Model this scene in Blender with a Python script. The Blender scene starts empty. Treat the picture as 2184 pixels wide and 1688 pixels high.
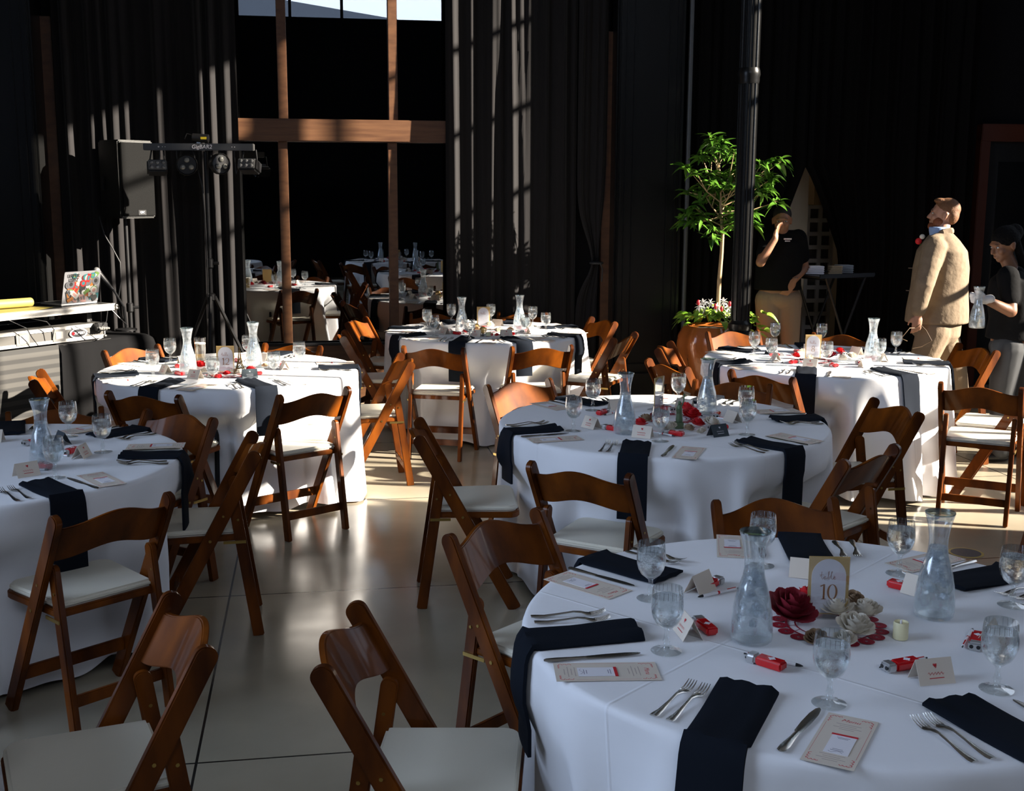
import bpy, bmesh, math, random
from math import sin, cos, pi, radians as rad, atan2, hypot, sqrt
from mathutils import Vector, Matrix, Euler
random.seed(7)
S = bpy.context.scene
COL = S.collection
# ------------------------------------------------------------------ camera
F, TH, RO, H = 2532.8, 0.17132, 0.0045, 1.839
W0, H0 = 2184, 1688
_r = Vector((1, 0, 0)); _u = Vector((0, sin(TH), cos(TH))); _f = Vector((0, cos(TH), -sin(TH)))
CR = cos(RO)*_r + sin(RO)*_u
CU = -sin(RO)*_r + cos(RO)*_u
cd = bpy.data.cameras.new('camera'); cam = bpy.data.objects.new('camera', cd); COL.objects.link(cam)
M = Matrix.Identity(4)
for i in range(3):
    M[i][0] = CR[i]; M[i][1] = CU[i]; M[i][2] = -_f[i]
M[2][3] = H
cam.matrix_world = M
cd.sensor_width = 36; cd.lens = F/W0*36; cd.clip_end = 200
S.camera = cam
def ray(px, py):
    return _f + (px-W0/2)/F*CR - (py-H0/2)/F*CU
def P(px, py, z=.77):           # the point at height z that the photo shows at this pixel
    d = ray(px, py); k = (z-H)/d.z
    return Vector((0, 0, H)) + k*d
def D(px, py, y):               # the point at distance y that the photo shows at this pixel
    d = ray(px, py); return Vector((0, 0, H)) + d*(y/d.y)
# room frame: the building stands turned by 9.5 degrees
PHI = rad(9.5); ORG = Vector((0, 10.62, 0))
EU = Vector((cos(PHI), sin(PHI), 0)); EV = Vector((sin(PHI), -cos(PHI), 0))
def B(u, v, z=0): return ORG + EU*u + EV*v + Vector((0, 0, z))
MR = Matrix(((EU.x, -EV.x, 0, 0), (EU.y, -EV.y, 0, 0), (0, 0, 1, 0), (0, 0, 0, 1)))
def px_u(px, py, v):            # where the view ray meets the plane v in the room frame: (u, z)
    d = ray(px, py); o = Vector((0, 0, H))
    k = (v-(o-ORG).dot(EV))/d.dot(EV)
    q = o+d*k
    return (q-ORG).dot(EU), q.z
# ------------------------------------------------------------------ world, sun, daylight, exposure
wd = bpy.data.worlds.new('world'); S.world = wd; wd.use_nodes = True
wd.node_tree.nodes['Background'].inputs[0].default_value = (.55, .70, 1, 1)
wd.node_tree.nodes['Background'].inputs[1].default_value = .5
S.view_settings.view_transform = 'Standard'; S.view_settings.look = 'None'
S.view_settings.gamma = 1; S.view_settings.use_curve_mapping = False
S.view_settings.exposure = 0.0
SUNV = Vector((-1, .17, -.41)).normalized()
sl = bpy.data.lights.new('sun', 'SUN'); sl.energy = 31; sl.angle = rad(.55); sl.color = (1, .90, .76)
so = bpy.data.objects.new('sun', sl); COL.objects.link(so); so.rotation_euler = SUNV.to_track_quat('-Z', 'Y').to_euler()
def area(name, loc, to, sx, sy, power, col, spread=180):
    l = bpy.data.lights.new(name, 'AREA'); l.shape = 'RECTANGLE'; l.size = sx; l.size_y = sy; l.energy = power; l.color = col; l.spread = rad(spread)
    o = bpy.data.objects.new(name, l); COL.objects.link(o); o.location = loc
    o.rotation_euler = (Vector(to)-Vector(loc)).to_track_quat('-Z', 'Z').to_euler(); return o
area('daylight', B(-6.4, 7.6, 3.3), B(0, 7.6, 3.3), 4.6, 3.4, 195, (.58, .73, 1), 110)
area('daylight', B(0, 15.2, 5.9), B(0, 8.6, 0), 8.0, 1.3, 80, (.74, .83, 1), 105)  # added fill from behind the camera, through a made-up high rear window
area('daylight', B(5.5, 3.7, 3.2), B(0, 5.0, 0), 4.6, 4.6, 34, (.75, .84, 1), 110)
# ------------------------------------------------------------------ mesh helpers
class G:
    def __init__(s): s.v = []; s.f = []; s.m = []
    def add(s, vs, fs, mi=0):
        o = len(s.v); s.v += [tuple(q) for q in vs]; s.f += [tuple(i+o for i in f) for f in fs]; s.m += [mi]*len(fs)
    def xf(s, mat, start=0):
        for i in range(start, len(s.v)): s.v[i] = tuple(mat @ Vector(s.v[i]))
    def box(s, c, d, mi=0, rot=None):
        vs = [Vector((x*d[0]/2, y*d[1]/2, z*d[2]/2)) for x in (-1, 1) for y in (-1, 1) for z in (-1, 1)]
        if rot is not None: vs = [rot @ q for q in vs]
        vs = [q+Vector(c) for q in vs]
        s.add(vs, [(0, 1, 3, 2), (4, 6, 7, 5), (0, 4, 5, 1), (2, 3, 7, 6), (0, 2, 6, 4), (1, 5, 7, 3)], mi)
    def tube(s, pts, r, n=8, mi=0, caps=True, flat=1.0):
        pts = [Vector(q) for q in pts]; rr = r if isinstance(r, (list, tuple)) else [r]*len(pts)
        rings = []; up = None
        for i, q in enumerate(pts):
            t = (pts[min(i+1, len(pts)-1)]-pts[max(i-1, 0)])
            t = t.normalized() if t.length > 1e-9 else Vector((0, 0, 1))
            if up is None: up = Vector((0, 0, 1)) if abs(t.z) < .9 else Vector((0, 1, 0))
            a = t.cross(up); a = a.normalized() if a.length > 1e-6 else t.orthogonal().normalized()
            b = a.cross(t).normalized(); up = b
            rings.append([q+(a*cos(2*pi*k/n)+b*flat*sin(2*pi*k/n))*rr[i] for k in range(n)])
        vs = [q for g in rings for q in g]; fs = []
        for i in range(len(pts)-1):
            for k in range(n):
                fs.append((i*n+k, i*n+(k+1) % n, (i+1)*n+(k+1) % n, (i+1)*n+k))
        if caps: fs += [tuple(range(n))[::-1], tuple((len(pts)-1)*n+k for k in range(n))]
        s.add(vs, fs, mi)
    def lathe(s, prof, n=24, mi=0, c=(0, 0, 0), lobes=None):
        vs = []; fs = []
        for r, z in prof:
            for k in range(n):
                a = 2*pi*k/n; q = r*(1 if lobes is None else 1+lobes[1]*cos(lobes[0]*a))
                vs.append((c[0]+q*cos(a), c[1]+q*sin(a), c[2]+z))
        for i in range(len(prof)-1):
            for k in range(n): fs.append((i*n+k, i*n+(k+1) % n, (i+1)*n+(k+1) % n, (i+1)*n+k))
        if prof[0][0] > 1e-5: fs.append(tuple(range(n))[::-1])
        if prof[-1][0] > 1e-5: fs.append(tuple((len(prof)-1)*n+k for k in range(n)))
        s.add(vs, fs, mi)
    def ell(s, c, r, n=12, m=8, mi=0, rot=None):
        vs = []; fs = []
        for j in range(m+1):
            t = pi*j/m
            for k in range(n):
                a = 2*pi*k/n; q = Vector((r[0]*sin(t)*cos(a), r[1]*sin(t)*sin(a), -r[2]*cos(t)))
                if rot is not None: q = rot @ q
                vs.append(q+Vector(c))
        for j in range(m):
            for k in range(n): fs.append((j*n+k, j*n+(k+1) % n, (j+1)*n+(k+1) % n, (j+1)*n+k))
        s.add(vs, fs, mi)
    def prism(s, pts, h, mi=0, mat=None):        # outline in xy, extruded by h in z
        n = len(pts); vs = [Vector((x, y, 0)) for x, y in pts]+[Vector((x, y, h)) for x, y in pts]
        if mat is not None: vs = [mat @ q for q in vs]
        s.add(vs, [tuple(range(n))[::-1], tuple(range(n, 2*n))]+[(i, (i+1) % n, n+(i+1) % n, n+i) for i in range(n)], mi)
    def loft(s, secs, n=20, mi=0):               # horizontal ellipses (c, rx, ry, yaw)
        vs = []; fs = []
        for c, rx, ry, yaw in secs:
            for k in range(n):
                a = 2*pi*k/n; x = rx*cos(a); y = ry*sin(a)
                vs.append(Vector(c)+Vector((x*cos(yaw)-y*sin(yaw), x*sin(yaw)+y*cos(yaw), 0)))
        for i in range(len(secs)-1):
            for k in range(n): fs.append((i*n+k, i*n+(k+1) % n, (i+1)*n+(k+1) % n, (i+1)*n+k))
        fs += [tuple(range(n))[::-1], tuple((len(secs)-1)*n+k for k in range(n))]
        s.add(vs, fs, mi)
    def cap(s, p0, r0, p1, r1, n=12, mi=0):      # tapered capsule
        p0 = Vector(p0); p1 = Vector(p1); t = (p1-p0); L = t.length; t = t/L if L > 1e-6 else Vector((0, 0, 1))
        pts = []; rr = []
        for k in range(4):
            a = pi/2*(1-k/4); pts.append(p0-t*r0*sin(a)); rr.append(max(r0*cos(a), r0*.06))
        pts.append(p0); rr.append(r0); pts.append(p1); rr.append(r1)
        for k in range(1, 5):
            a = pi/2*k/4; pts.append(p1+t*r1*sin(a)); rr.append(max(r1*cos(a), r1*.06))
        s.tube(pts, rr, n, mi)
def build(name, g, mats, parent=None, bevel=0, sharp=38, weld=True, smooth=True, seg=2):
    me = bpy.data.meshes.new(name); me.from_pydata(g.v, [], g.f)
    if not isinstance(mats, (list, tuple)): mats = [mats]
    for m in mats: me.materials.append(m)
    if len(mats) > 1: me.polygons.foreach_set('material_index', g.m)
    bm = bmesh.new(); bm.from_mesh(me)
    if weld: bmesh.ops.remove_doubles(bm, verts=bm.verts, dist=1e-6)
    if weld: bmesh.ops.recalc_face_normals(bm, faces=bm.faces)
    if bevel:
        es = [e for e in bm.edges if len(e.link_faces) == 2 and e.calc_face_angle(0) > rad(50)]
        bmesh.ops.bevel(bm, geom=es, offset=bevel, segments=seg, affect='EDGES', clamp_overlap=True)
    for f in bm.faces: f.smooth = smooth
    for e in bm.edges:
        e.smooth = not (len(e.link_faces) == 2 and e.calc_face_angle(0) > rad(sharp))
    bm.to_mesh(me); bm.free()
    o = bpy.data.objects.new(name, me); COL.objects.link(o)
    if parent: o.parent = parent
    return o
def empty(name, loc=(0, 0, 0), rz=0):
    o = bpy.data.objects.new(name, None); COL.objects.link(o); o.location = loc; o.rotation_euler = (0, 0, rz); o.empty_display_size = .1
    return o
def tag(o, label=None, cat=None, group=None, kind=None):
    if label: o['label'] = label
    if cat: o['category'] = cat
    if group: o['group'] = group
    if kind: o['kind'] = kind
    return o
def struct(o): o['kind'] = 'structure'; return o
KIDS = {}
def dup(root, loc=None, rz=None):
    r = root.copy(); COL.objects.link(r)
    if loc is not None: r.location = loc
    if rz is not None: r.rotation_euler = (0, 0, rz)
    for k in ('label', 'group', 'category'):
        if k in r and k != 'category': del r[k]
    for ch in list(root.children):
        c = ch.copy(); COL.objects.link(c); c.parent = r
        for g_ in list(ch.children):
            d = g_.copy(); COL.objects.link(d); d.parent = c
    return r
class Stock:                    # the first call hands out the original, later calls copies of it
    def __init__(s, root): s.root = root; s.used = False
    def get(s, loc, rz=0):
        if not s.used:
            s.used = True; s.root.location = loc; s.root.rotation_euler = (0, 0, rz); return s.root
        return dup(s.root, loc, rz)
# ------------------------------------------------------------------ materials
def mat(name, col, rough=.5, metal=0, spec=.5, coat=0, trans=0, ior=1.45, emit=None, bump=None, var=None, sub=0, sheen=0):
    m = bpy.data.materials.new(name); m.use_nodes = True; nt = m.node_tree; b = nt.nodes['Principled BSDF']
    b.inputs['Base Color'].default_value = (*col, 1); b.inputs['Roughness'].default_value = rough; b.inputs['Metallic'].default_value = metal
    b.inputs['Specular IOR Level'].default_value = spec; b.inputs['Coat Weight'].default_value = coat; b.inputs['Coat Roughness'].default_value = .12
    b.inputs['Transmission Weight'].default_value = trans; b.inputs['IOR'].default_value = ior
    if sheen: b.inputs['Sheen Weight'].default_value = sheen
    if emit: b.inputs['Emission Color'].default_value = (*emit[:3], 1); b.inputs['Emission Strength'].default_value = emit[3]
    if var or bump:
        tc = nt.nodes.new('ShaderNodeTexCoord')
    if var:                     # var = (second colour, scale xyz, detail)
        mp = nt.nodes.new('ShaderNodeMapping'); mp.inputs['Scale'].default_value = var[1]
        n = nt.nodes.new('ShaderNodeTexNoise'); n.inputs['Scale'].default_value = 1; n.inputs['Detail'].default_value = var[2]
        mx = nt.nodes.new('ShaderNodeMix'); mx.data_type = 'RGBA'
        rp = nt.nodes.new('ShaderNodeMapRange'); rp.inputs[1].default_value = .32; rp.inputs[2].default_value = .68
        nt.links.new(tc.outputs['Object'], mp.inputs[0]); nt.links.new(mp.outputs[0], n.inputs[0]); nt.links.new(n.outputs[0], rp.inputs[0])
        nt.links.new(rp.outputs[0], mx.inputs[0]); mx.inputs[6].default_value = (*col, 1); mx.inputs[7].default_value = (*var[0], 1)
        nt.links.new(mx.outputs[2], b.inputs['Base Color'])
    if bump:                    # bump = (scale, strength, distance)
        n2 = nt.nodes.new('ShaderNodeTexNoise'); n2.inputs['Scale'].default_value = bump[0]; n2.inputs['Detail'].default_value = 3
        bp = nt.nodes.new('ShaderNodeBump'); bp.inputs['Strength'].default_value = bump[1]; bp.inputs['Distance'].default_value = bump[2]
        nt.links.new(tc.outputs['Object'], n2.inputs[0]); nt.links.new(n2.outputs[0], bp.inputs['Height']); nt.links.new(bp.outputs[0], b.inputs['Normal'])
    return m
def clear(name, tint, gl=.09, rough=.02, frost=0, fscale=40, facing=.35):     # thin clear walls: see-through with a sheen, frosted where water beads
    m = bpy.data.materials.new(name); m.use_nodes = True; nt = m.node_tree; nt.nodes.remove(nt.nodes['Principled BSDF'])
    out = nt.nodes['Material Output']
    tr = nt.nodes.new('ShaderNodeBsdfTransparent'); tr.inputs[0].default_value = (*tint, 1)
    gs = nt.nodes.new('ShaderNodeBsdfGlossy'); gs.inputs['Roughness'].default_value = rough; gs.inputs[0].default_value = (1, 1, 1, 1)
    lw = nt.nodes.new('ShaderNodeLayerWeight'); lw.inputs[0].default_value = facing
    mr = nt.nodes.new('ShaderNodeMapRange'); mr.inputs[3].default_value = gl; mr.inputs[4].default_value = .75
    pw = nt.nodes.new('ShaderNodeMath'); pw.operation = 'POWER'; pw.inputs[1].default_value = 1.6
    nt.links.new(lw.outputs['Facing'], pw.inputs[0]); nt.links.new(pw.outputs[0], mr.inputs[0])
    mx = nt.nodes.new('ShaderNodeMixShader'); nt.links.new(mr.outputs[0], mx.inputs[0]); nt.links.new(tr.outputs[0], mx.inputs[1]); nt.links.new(gs.outputs[0], mx.inputs[2])
    last = mx
    if frost:
        tc = nt.nodes.new('ShaderNodeTexCoord'); n = nt.nodes.new('ShaderNodeTexNoise'); n.inputs['Scale'].default_value = fscale; n.inputs['Detail'].default_value = 4
        nt.links.new(tc.outputs['Object'], n.inputs[0])
        r2 = nt.nodes.new('ShaderNodeMapRange'); r2.inputs[1].default_value = .4; r2.inputs[2].default_value = .65; r2.inputs[3].default_value = frost*.3; r2.inputs[4].default_value = frost
        nt.links.new(n.outputs[0], r2.inputs[0])
        df = nt.nodes.new('ShaderNodeBsdfDiffuse'); df.inputs[0].default_value = (.75, .8, .85, 1)
        tl = nt.nodes.new('ShaderNodeBsdfTranslucent'); tl.inputs[0].default_value = (.8, .85, .9, 1)
        m2 = nt.nodes.new('ShaderNodeMixShader'); m2.inputs[0].default_value = .5; nt.links.new(df.outputs[0], m2.inputs[1]); nt.links.new(tl.outputs[0], m2.inputs[2])
        m3 = nt.nodes.new('ShaderNodeMixShader'); nt.links.new(r2.outputs[0], m3.inputs[0]); nt.links.new(mx.outputs[0], m3.inputs[1]); nt.links.new(m2.outputs[0], m3.inputs[2]); last = m3
    nt.links.new(last.outputs[0], out.inputs[0]); return m
WOOD = mat('varnished_brown_wood', (.185, .048, .0032), .5, spec=.12, coat=.28, var=((.045, .010, .0012), (8, 8, 2.6), 6))
WOOD.node_tree.nodes['Principled BSDF'].inputs['Coat Roughness'].default_value = .07
VINYL = mat('cream_vinyl', (.68, .64, .53), .42, bump=(60, .1, .002))
BRASS = mat('brass', (.55, .38, .12), .3, 1)
CLOTH = mat('white_tablecloth', (.80, .80, .82), .85, spec=.2, sheen=.1, bump=(9, .22, .01))
NAVY = mat('black_napkin_cloth', (.008, .0105, .016), .9, spec=.08, sheen=0, bump=(35, .2, .003))
STEEL = mat('polished_steel', (.66, .64, .60), .27, 1)
GLASS = clear('clear_glass', (.97, .985, .98), .07)
CARAFE = clear('misted_glass', (.93, .96, .96), .08, .05, .26, 60)
def water():
    m = clear('iced_water', (.93, .96, .97), .06, .08, .20, 55, .3); nt = m.node_tree; out = nt.nodes['Material Output']; last = out.inputs[0].links[0].from_socket
    gl = nt.nodes.new('ShaderNodeBsdfGlass'); gl.inputs['IOR'].default_value = 1.33; gl.inputs['Roughness'].default_value = .03; gl.inputs[0].default_value = (.95, .97, .98, 1)
    tc = nt.nodes.new('ShaderNodeTexCoord'); n = nt.nodes.new('ShaderNodeTexNoise'); n.inputs['Scale'].default_value = 70; bp = nt.nodes.new('ShaderNodeBump'); bp.inputs['Strength'].default_value = .6; bp.inputs['Distance'].default_value = .004
    nt.links.new(tc.outputs['Object'], n.inputs[0]); nt.links.new(n.outputs[0], bp.inputs['Height']); nt.links.new(bp.outputs[0], gl.inputs['Normal'])
    mx = nt.nodes.new('ShaderNodeMixShader'); mx.inputs[0].default_value = .5; nt.links.new(last, mx.inputs[1]); nt.links.new(gl.outputs[0], mx.inputs[2]); nt.links.new(mx.outputs[0], out.inputs[0]); return m
WATER = water()
BEER = clear('pale_beer', (.80, .58, .16), .08, .05, .1, 30)
ACRYL = clear('clear_acrylic', (.95, .96, .97), .05)
PANE = clear('window_glass', (.72, .76, .78), .20, .0, facing=.3)
PAPER = mat('cream_menu_paper', (.66, .58, .49), .7)
PAPERW = mat('white_paper', (.78, .76, .80), .6)
PAPERB = mat('dark_grey_card', (.035, .045, .055), .7)
REDINK = mat('red_print', (.55, .02, .03), .6)
GREYINK = mat('grey_print', (.40, .33, .30), .7)
GOLD = mat('gold_card', (.62, .42, .16), .42, .25)
COPPERINK = mat('copper_print', (.33, .13, .04), .5)
PINKINK = mat('rose_print', (.50, .33, .30), .6)
REDPL = mat('red_plastic', (.55, .008, .012), .18, coat=.5)
SILVER = mat('silver_plastic', (.55, .55, .55), .28, .8)
BLACKPL = mat('black_plastic', (.012, .012, .013), .35)
WHITEPL = mat('white_plastic', (.8, .8, .82), .25)
DARKRED = mat('dark_red_paper', (.22, .008, .02), .75)
RED = mat('bright_red_paper', (.60, .015, .02), .65)
CREAM = mat('cream_paper', (.72, .66, .56), .8)
TANW = mat('dried_brown_petal', (.30, .20, .12), .8)
LACE = mat('burgundy_lace', (.28, .004, .02), .75)
WAX = mat('ivory_wax', (.76, .70, .44), .45)
# setting
DRAPE = mat('black_drape', (.0155, .0145, .015), .95, spec=.1, sheen=.08, bump=(130, .25, .002))
DRAPE_SHADE = mat('shaded_black_drape', (.005, .0045, .0045), 1, spec=.03, bump=(130, .2, .002))  # darker copy of the drape cloth: shade on the right-hand drapes put into the colour
BLACKPAINT = mat('glossy_black_paint', (.006, .006, .006), .30, spec=.3, bump=(22, .25, .004))
OAK = mat('oak_frame', (.115, .050, .021), .5, var=((.07, .028, .011), (9, 9, 26), 6), bump=(70, .12, .002))
OAKH = mat('oak_beam', (.125, .056, .024), .5, var=((.075, .030, .012), (3, 30, 34), 6), bump=(70, .12, .002))
DARKWALL = mat('dark_wall_paint', (.007, .007, .008), .9, spec=.1)
GREYWALL = mat('charcoal_room_wall', (.020, .020, .022), .9)
BEIGEW = mat('beige_plaster', (.42, .36, .28), .9)
REDWOOD = mat('red_brown_door_wood', (.06, .016, .008), .45)
FRAMEM = mat('black_metal', (.010, .010, .011), .38, .3)
def floor_mat():
    m = mat('polished_concrete', (.39, .34, .255), .17, spec=.6, var=((.25, .22, .16), (1.1, 1.1, 1.1), 7)); nt = m.node_tree; b = nt.nodes['Principled BSDF']
    tc = nt.nodes.new('ShaderNodeTexCoord'); sp = nt.nodes.new('ShaderNodeSeparateXYZ'); nt.links.new(tc.outputs['Object'], sp.inputs[0])
    acc = None
    for i, off in ((0, JU), (1, JV)):
        a = nt.nodes.new('ShaderNodeMath'); a.operation = 'SUBTRACT'; nt.links.new(sp.outputs[i], a.inputs[0]); a.inputs[1].default_value = off-.5*1.63
        q = nt.nodes.new('ShaderNodeMath'); q.operation = 'PINGPONG'; q.inputs[1].default_value = 1.63/2; nt.links.new(a.outputs[0], q.inputs[0])
        g = nt.nodes.new('ShaderNodeMath'); g.operation = 'GREATER_THAN'; g.inputs[1].default_value = 1.63/2-.0045; nt.links.new(q.outputs[0], g.inputs[0])
        if acc is None: acc = g
        else:
            x = nt.nodes.new('ShaderNodeMath'); x.operation = 'MAXIMUM'; nt.links.new(acc.outputs[0], x.inputs[0]); nt.links.new(g.outputs[0], x.inputs[1]); acc = x
    src = b.inputs['Base Color'].links[0].from_socket
    mx = nt.nodes.new('ShaderNodeMix'); mx.data_type = 'RGBA'; nt.links.new(acc.outputs[0], mx.inputs[0]); nt.links.new(src, mx.inputs[6]); mx.inputs[7].default_value = (.012, .011, .010, 1)
    nt.links.new(mx.outputs[2], b.inputs['Base Color'])
    n = nt.nodes.new('ShaderNodeTexNoise'); n.inputs['Scale'].default_value = 5; n.inputs['Detail'].default_value = 6; nt.links.new(tc.outputs['Object'], n.inputs[0])
    r = nt.nodes.new('ShaderNodeMapRange'); r.inputs[3].default_value = .10; r.inputs[4].default_value = .30; nt.links.new(n.outputs[0], r.inputs[0]); nt.links.new(r.outputs[0], b.inputs['Roughness'])
    return m
_j = P(490, 1272, 0)-ORG; JU = _j.dot(EU); JV = -_j.dot(EV)
# ------------------------------------------------------------------ room shell (built in the room frame: x = u, y = -v)
def room(name, g, m, bevel=0, st=True, **k):
    o = build(name, g, m, bevel=bevel, **k); o.matrix_world = Matrix.Translation(ORG) @ MR
    if st: o['kind'] = 'structure'
    return o
UL, UR, VR, ZC = -6.3, 5.2, 15.0, 6.6
g = G(); g.box(((UL+UR)/2, -VR/2+2, -.05), (UR-UL+1, VR+5, .1)); room('floor', g, floor_mat())
g = G(); g.box(((UL+UR)/2, -VR/2, ZC+.1), (UR-UL+1, VR+1, .2)); room('ceiling', g, mat('ceiling_board', (.34, .33, .31), .9))
def wall_holes(g, a0, a1, z0, z1, holes, put):      # a flat wall with rectangular holes: put(a0,a1,z0,z1)
    holes = sorted(holes); x = a0
    for h0, h1, q0, q1 in holes:
        if h0 > x: put(x, h0, z0, z1)
        if q0 > z0: put(h0, h1, z0, q0)
        if q1 < z1: put(h0, h1, q1, z1)
        x = h1
    if x < a1: put(x, a1, z0, z1)
# right wall with the tall window that lets the sun in; a = v
RW0, RW1 = 1.86, 6.6
g = G(); wall_holes(g, 0, VR, 0, ZC, [(RW0, RW1, .55, 6.2)], lambda a, b, c, d: g.box((UR+.1, -(a+b)/2, (c+d)/2), (.2, b-a, d-c))); room('wall_right', g, DARKWALL)
g = G()
for k in range(9):
    v = RW0+(RW1-RW0)*k/8; g.box((UR+.1, -v, 3.375), (.05, .055 if k % 4 else .12, 5.65))
for k in range(9):
    z = .55+5.65*k/8; g.box((UR+.1, -(RW0+RW1)/2, z), (.05, RW1-RW0, .05 if k % 4 else .1))
g.box((UR+.1, -6.22, 1.70), (.12, .76, 2.30)); g.box((UR+.1, -3.86, 3.375), (.14, .28, 5.65))  # unseen pier and low block, added to keep sun off parts of the room
room('window_2', g, FRAMEM)
g = G(); wall_holes(g, 0, VR, 0, ZC, [(5.2, 10, 1.5, 5.1)], lambda a, b, c, d: g.box((UL-.1, -(a+b)/2, (c+d)/2), (.2, b-a, d-c))); room('wall_left', g, DARKWALL)
g = G()
for k in range(5): g.box((UL-.1, -(5.2+4.8*k/4), 3.3), (.05, .06, 3.6))
for k in range(4): g.box((UL-.1, -7.6, 1.5+3.6*k/3), (.05, 4.8, .06))
room('window_3', g, FRAMEM)
g = G(); wall_holes(g, UL, UR, 0, ZC, [(-4.2, 4.2, 5.3, 6.4)], lambda a, b, c, d: g.box(((a+b)/2, -VR-.1, (c+d)/2), (b-a, .2, d-c))); room('wall_rear', g, DARKWALL)
g = G()
for k in range(9): g.box((-4.2+8.4*k/8, -VR-.1, 5.85), (.06, .05, 1.1))
room('added_rear_window', g, FRAMEM)  # unseen rear window, added only to let fill light in
# back wall: glazed opening, solid wall, opening behind the parted drape
WU0, _ = px_u(500, 300, 0); WU1, _ = px_u(956, 300, 0)
OP0, _ = px_u(1600, 500, 0); OP1, _ = px_u(1830, 500, 0)
g = G(); wall_holes(g, UL, UR, 0, ZC, [(WU0-.25, WU1+.25, .02, 4.2), (OP0, OP1, 0, 2.4)], lambda a, b, c, d: g.box(((a+b)/2, .11, (c+d)/2), (b-a, .2, d-c))); room('wall_back', g, DARKWALL)
# wooden window frame with two mullions, a transom and a base board
g = G()
def upost(px0, py0, px1, py1, w, m=0, z0=None, z1=None, dep=.12):
    u0, za = px_u(px0, py0, -.0); u1, zb = px_u(px1, py1, -.0)
    zz0 = zb if z0 is None else z0; zz1 = za if z1 is None else z1; u = (u0+u1)/2
    g.box((u, .03, (zz0+zz1)/2), (w, dep, zz1-zz0), m)
_, zb0 = px_u(730, 256, 0); _, zb1 = px_u(730, 303, 0); _, zs = px_u(680, 736, 0)
upost(603, 200, 611, 700, .078, 0, zs, zb1); upost(838, 200, 838, 650, .078, 0, zs, zb1)
upost(603, 200, 603, 200, .078, 0, zb0, 4.2); upost(838, 200, 838, 200, .078, 0, zb0, 4.2)
for u in (WU0-.24, WU1+.24): g.box((u, .03, 2.1), (.09, .12, 4.2))
g.box(((WU0+WU1)/2, .03, 4.2), (WU1-WU0+.6, .12, .1))
wf = room('window_1', g, OAK, bevel=.004)
g = G(); g.box(((WU0+WU1)/2, .0, (zb0+zb1)/2), (WU1-WU0+.06, .17, zb0-zb1)); bo = build('window_beam', g, OAKH, wf, bevel=.005)
bo['kind'] = 'structure'
g = G(); g.box(((WU0+WU1)/2, .02, zs/2), (WU1-WU0+.5, .13, zs)); b2 = build('window_sill', g, OAKH, wf, bevel=.004)
g = G(); g.box(((WU0+WU1)/2, -.045, zs+.012), (WU1-WU0+.5, .02, .024)); build('sill_trim', g, FRAMEM, wf, bevel=.003)
g = G(); g.box(((WU0+WU1)/2, .03, (zs+4.2)/2), (WU1-WU0+.5, .008, 4.2-zs)); build('window_pane', g, PANE, wf)
# the unlit room behind the glass
g = G(); g.box(((WU0+WU1)/2, 2.6, 2.2), (4.5, .1, 4.6)); g.box((WU0-1.3, 1.4, 2.2), (.1, 2.5, 4.6)); g.box((WU1+1.3, 1.4, 2.2), (.1, 2.5, 4.6)); g.box(((WU0+WU1)/2, 1.4, 4.5), (4.5, 2.5, .1)); room('wall_inner_room', g, GREYWALL)
# ------------------------------------------------------------------ columns, trims
def column(name, u, v0, w, dep, label):
    g = G(); h = ZC-.002
    g.box((u, -v0-dep/2, h/2), (w, dep, h)); y = -v0-dep
    for s in (-1, 1):
        for k, (off, r) in enumerate(((.0, .016), (.045, .010), (.115, .012))):
            g.box((u+s*(w/2-.018-off), y-.004, h/2), (r*1.6, .02+.012*(k == 0), h))
        g.box((u+s*(w/2+.004), y+.06, h/2), (.014, .018, h))
    g.box((u, y-.02, .12), (w+.05, .06, .24)); g.box((u, y-.012, .30), (w+.03, .04, .05))
    o = room(name, g, BLACKPAINT, bevel=.005, st=False)
    tag(o, label, 'column', 'glossy black cast columns'); return o
ua, _ = px_u(1316, 400, .32); ub, _ = px_u(1452, 400, .32)
column('square_column', (ua+ub)/2, .02, ub-ua, .32, 'wide glossy black panelled column between the drapes and the potted tree')
ua, _ = px_u(82, 400, .5)
column('square_column', ua-.3, .02, .6, .5, 'glossy black column at the left edge behind the yellow folder')
g = G()
u0, _ = px_u(1288, 500, .1); u1, _ = px_u(106, 500, .1)
g.box((u0+.03, -.05, 1.6), (.10, .06, 3.2)); g.box((u1+.02, -.05, 1.6), (.16, .06, 3.2)); room('trim_1', g, OAK, bevel=.004)
u0, _ = px_u(1461, 300, .35); g = G(); g.tube([(u0+.045, -.30, 0), (u0+.045, -.30, ZC)], .022, 12); o = room('steel_pipe', g, mat('grey_pipe_paint', (.07, .07, .07), .4), st=False)
tag(o, 'slim grey vertical pipe on the right edge of the wide black column', 'pipe')
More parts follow.
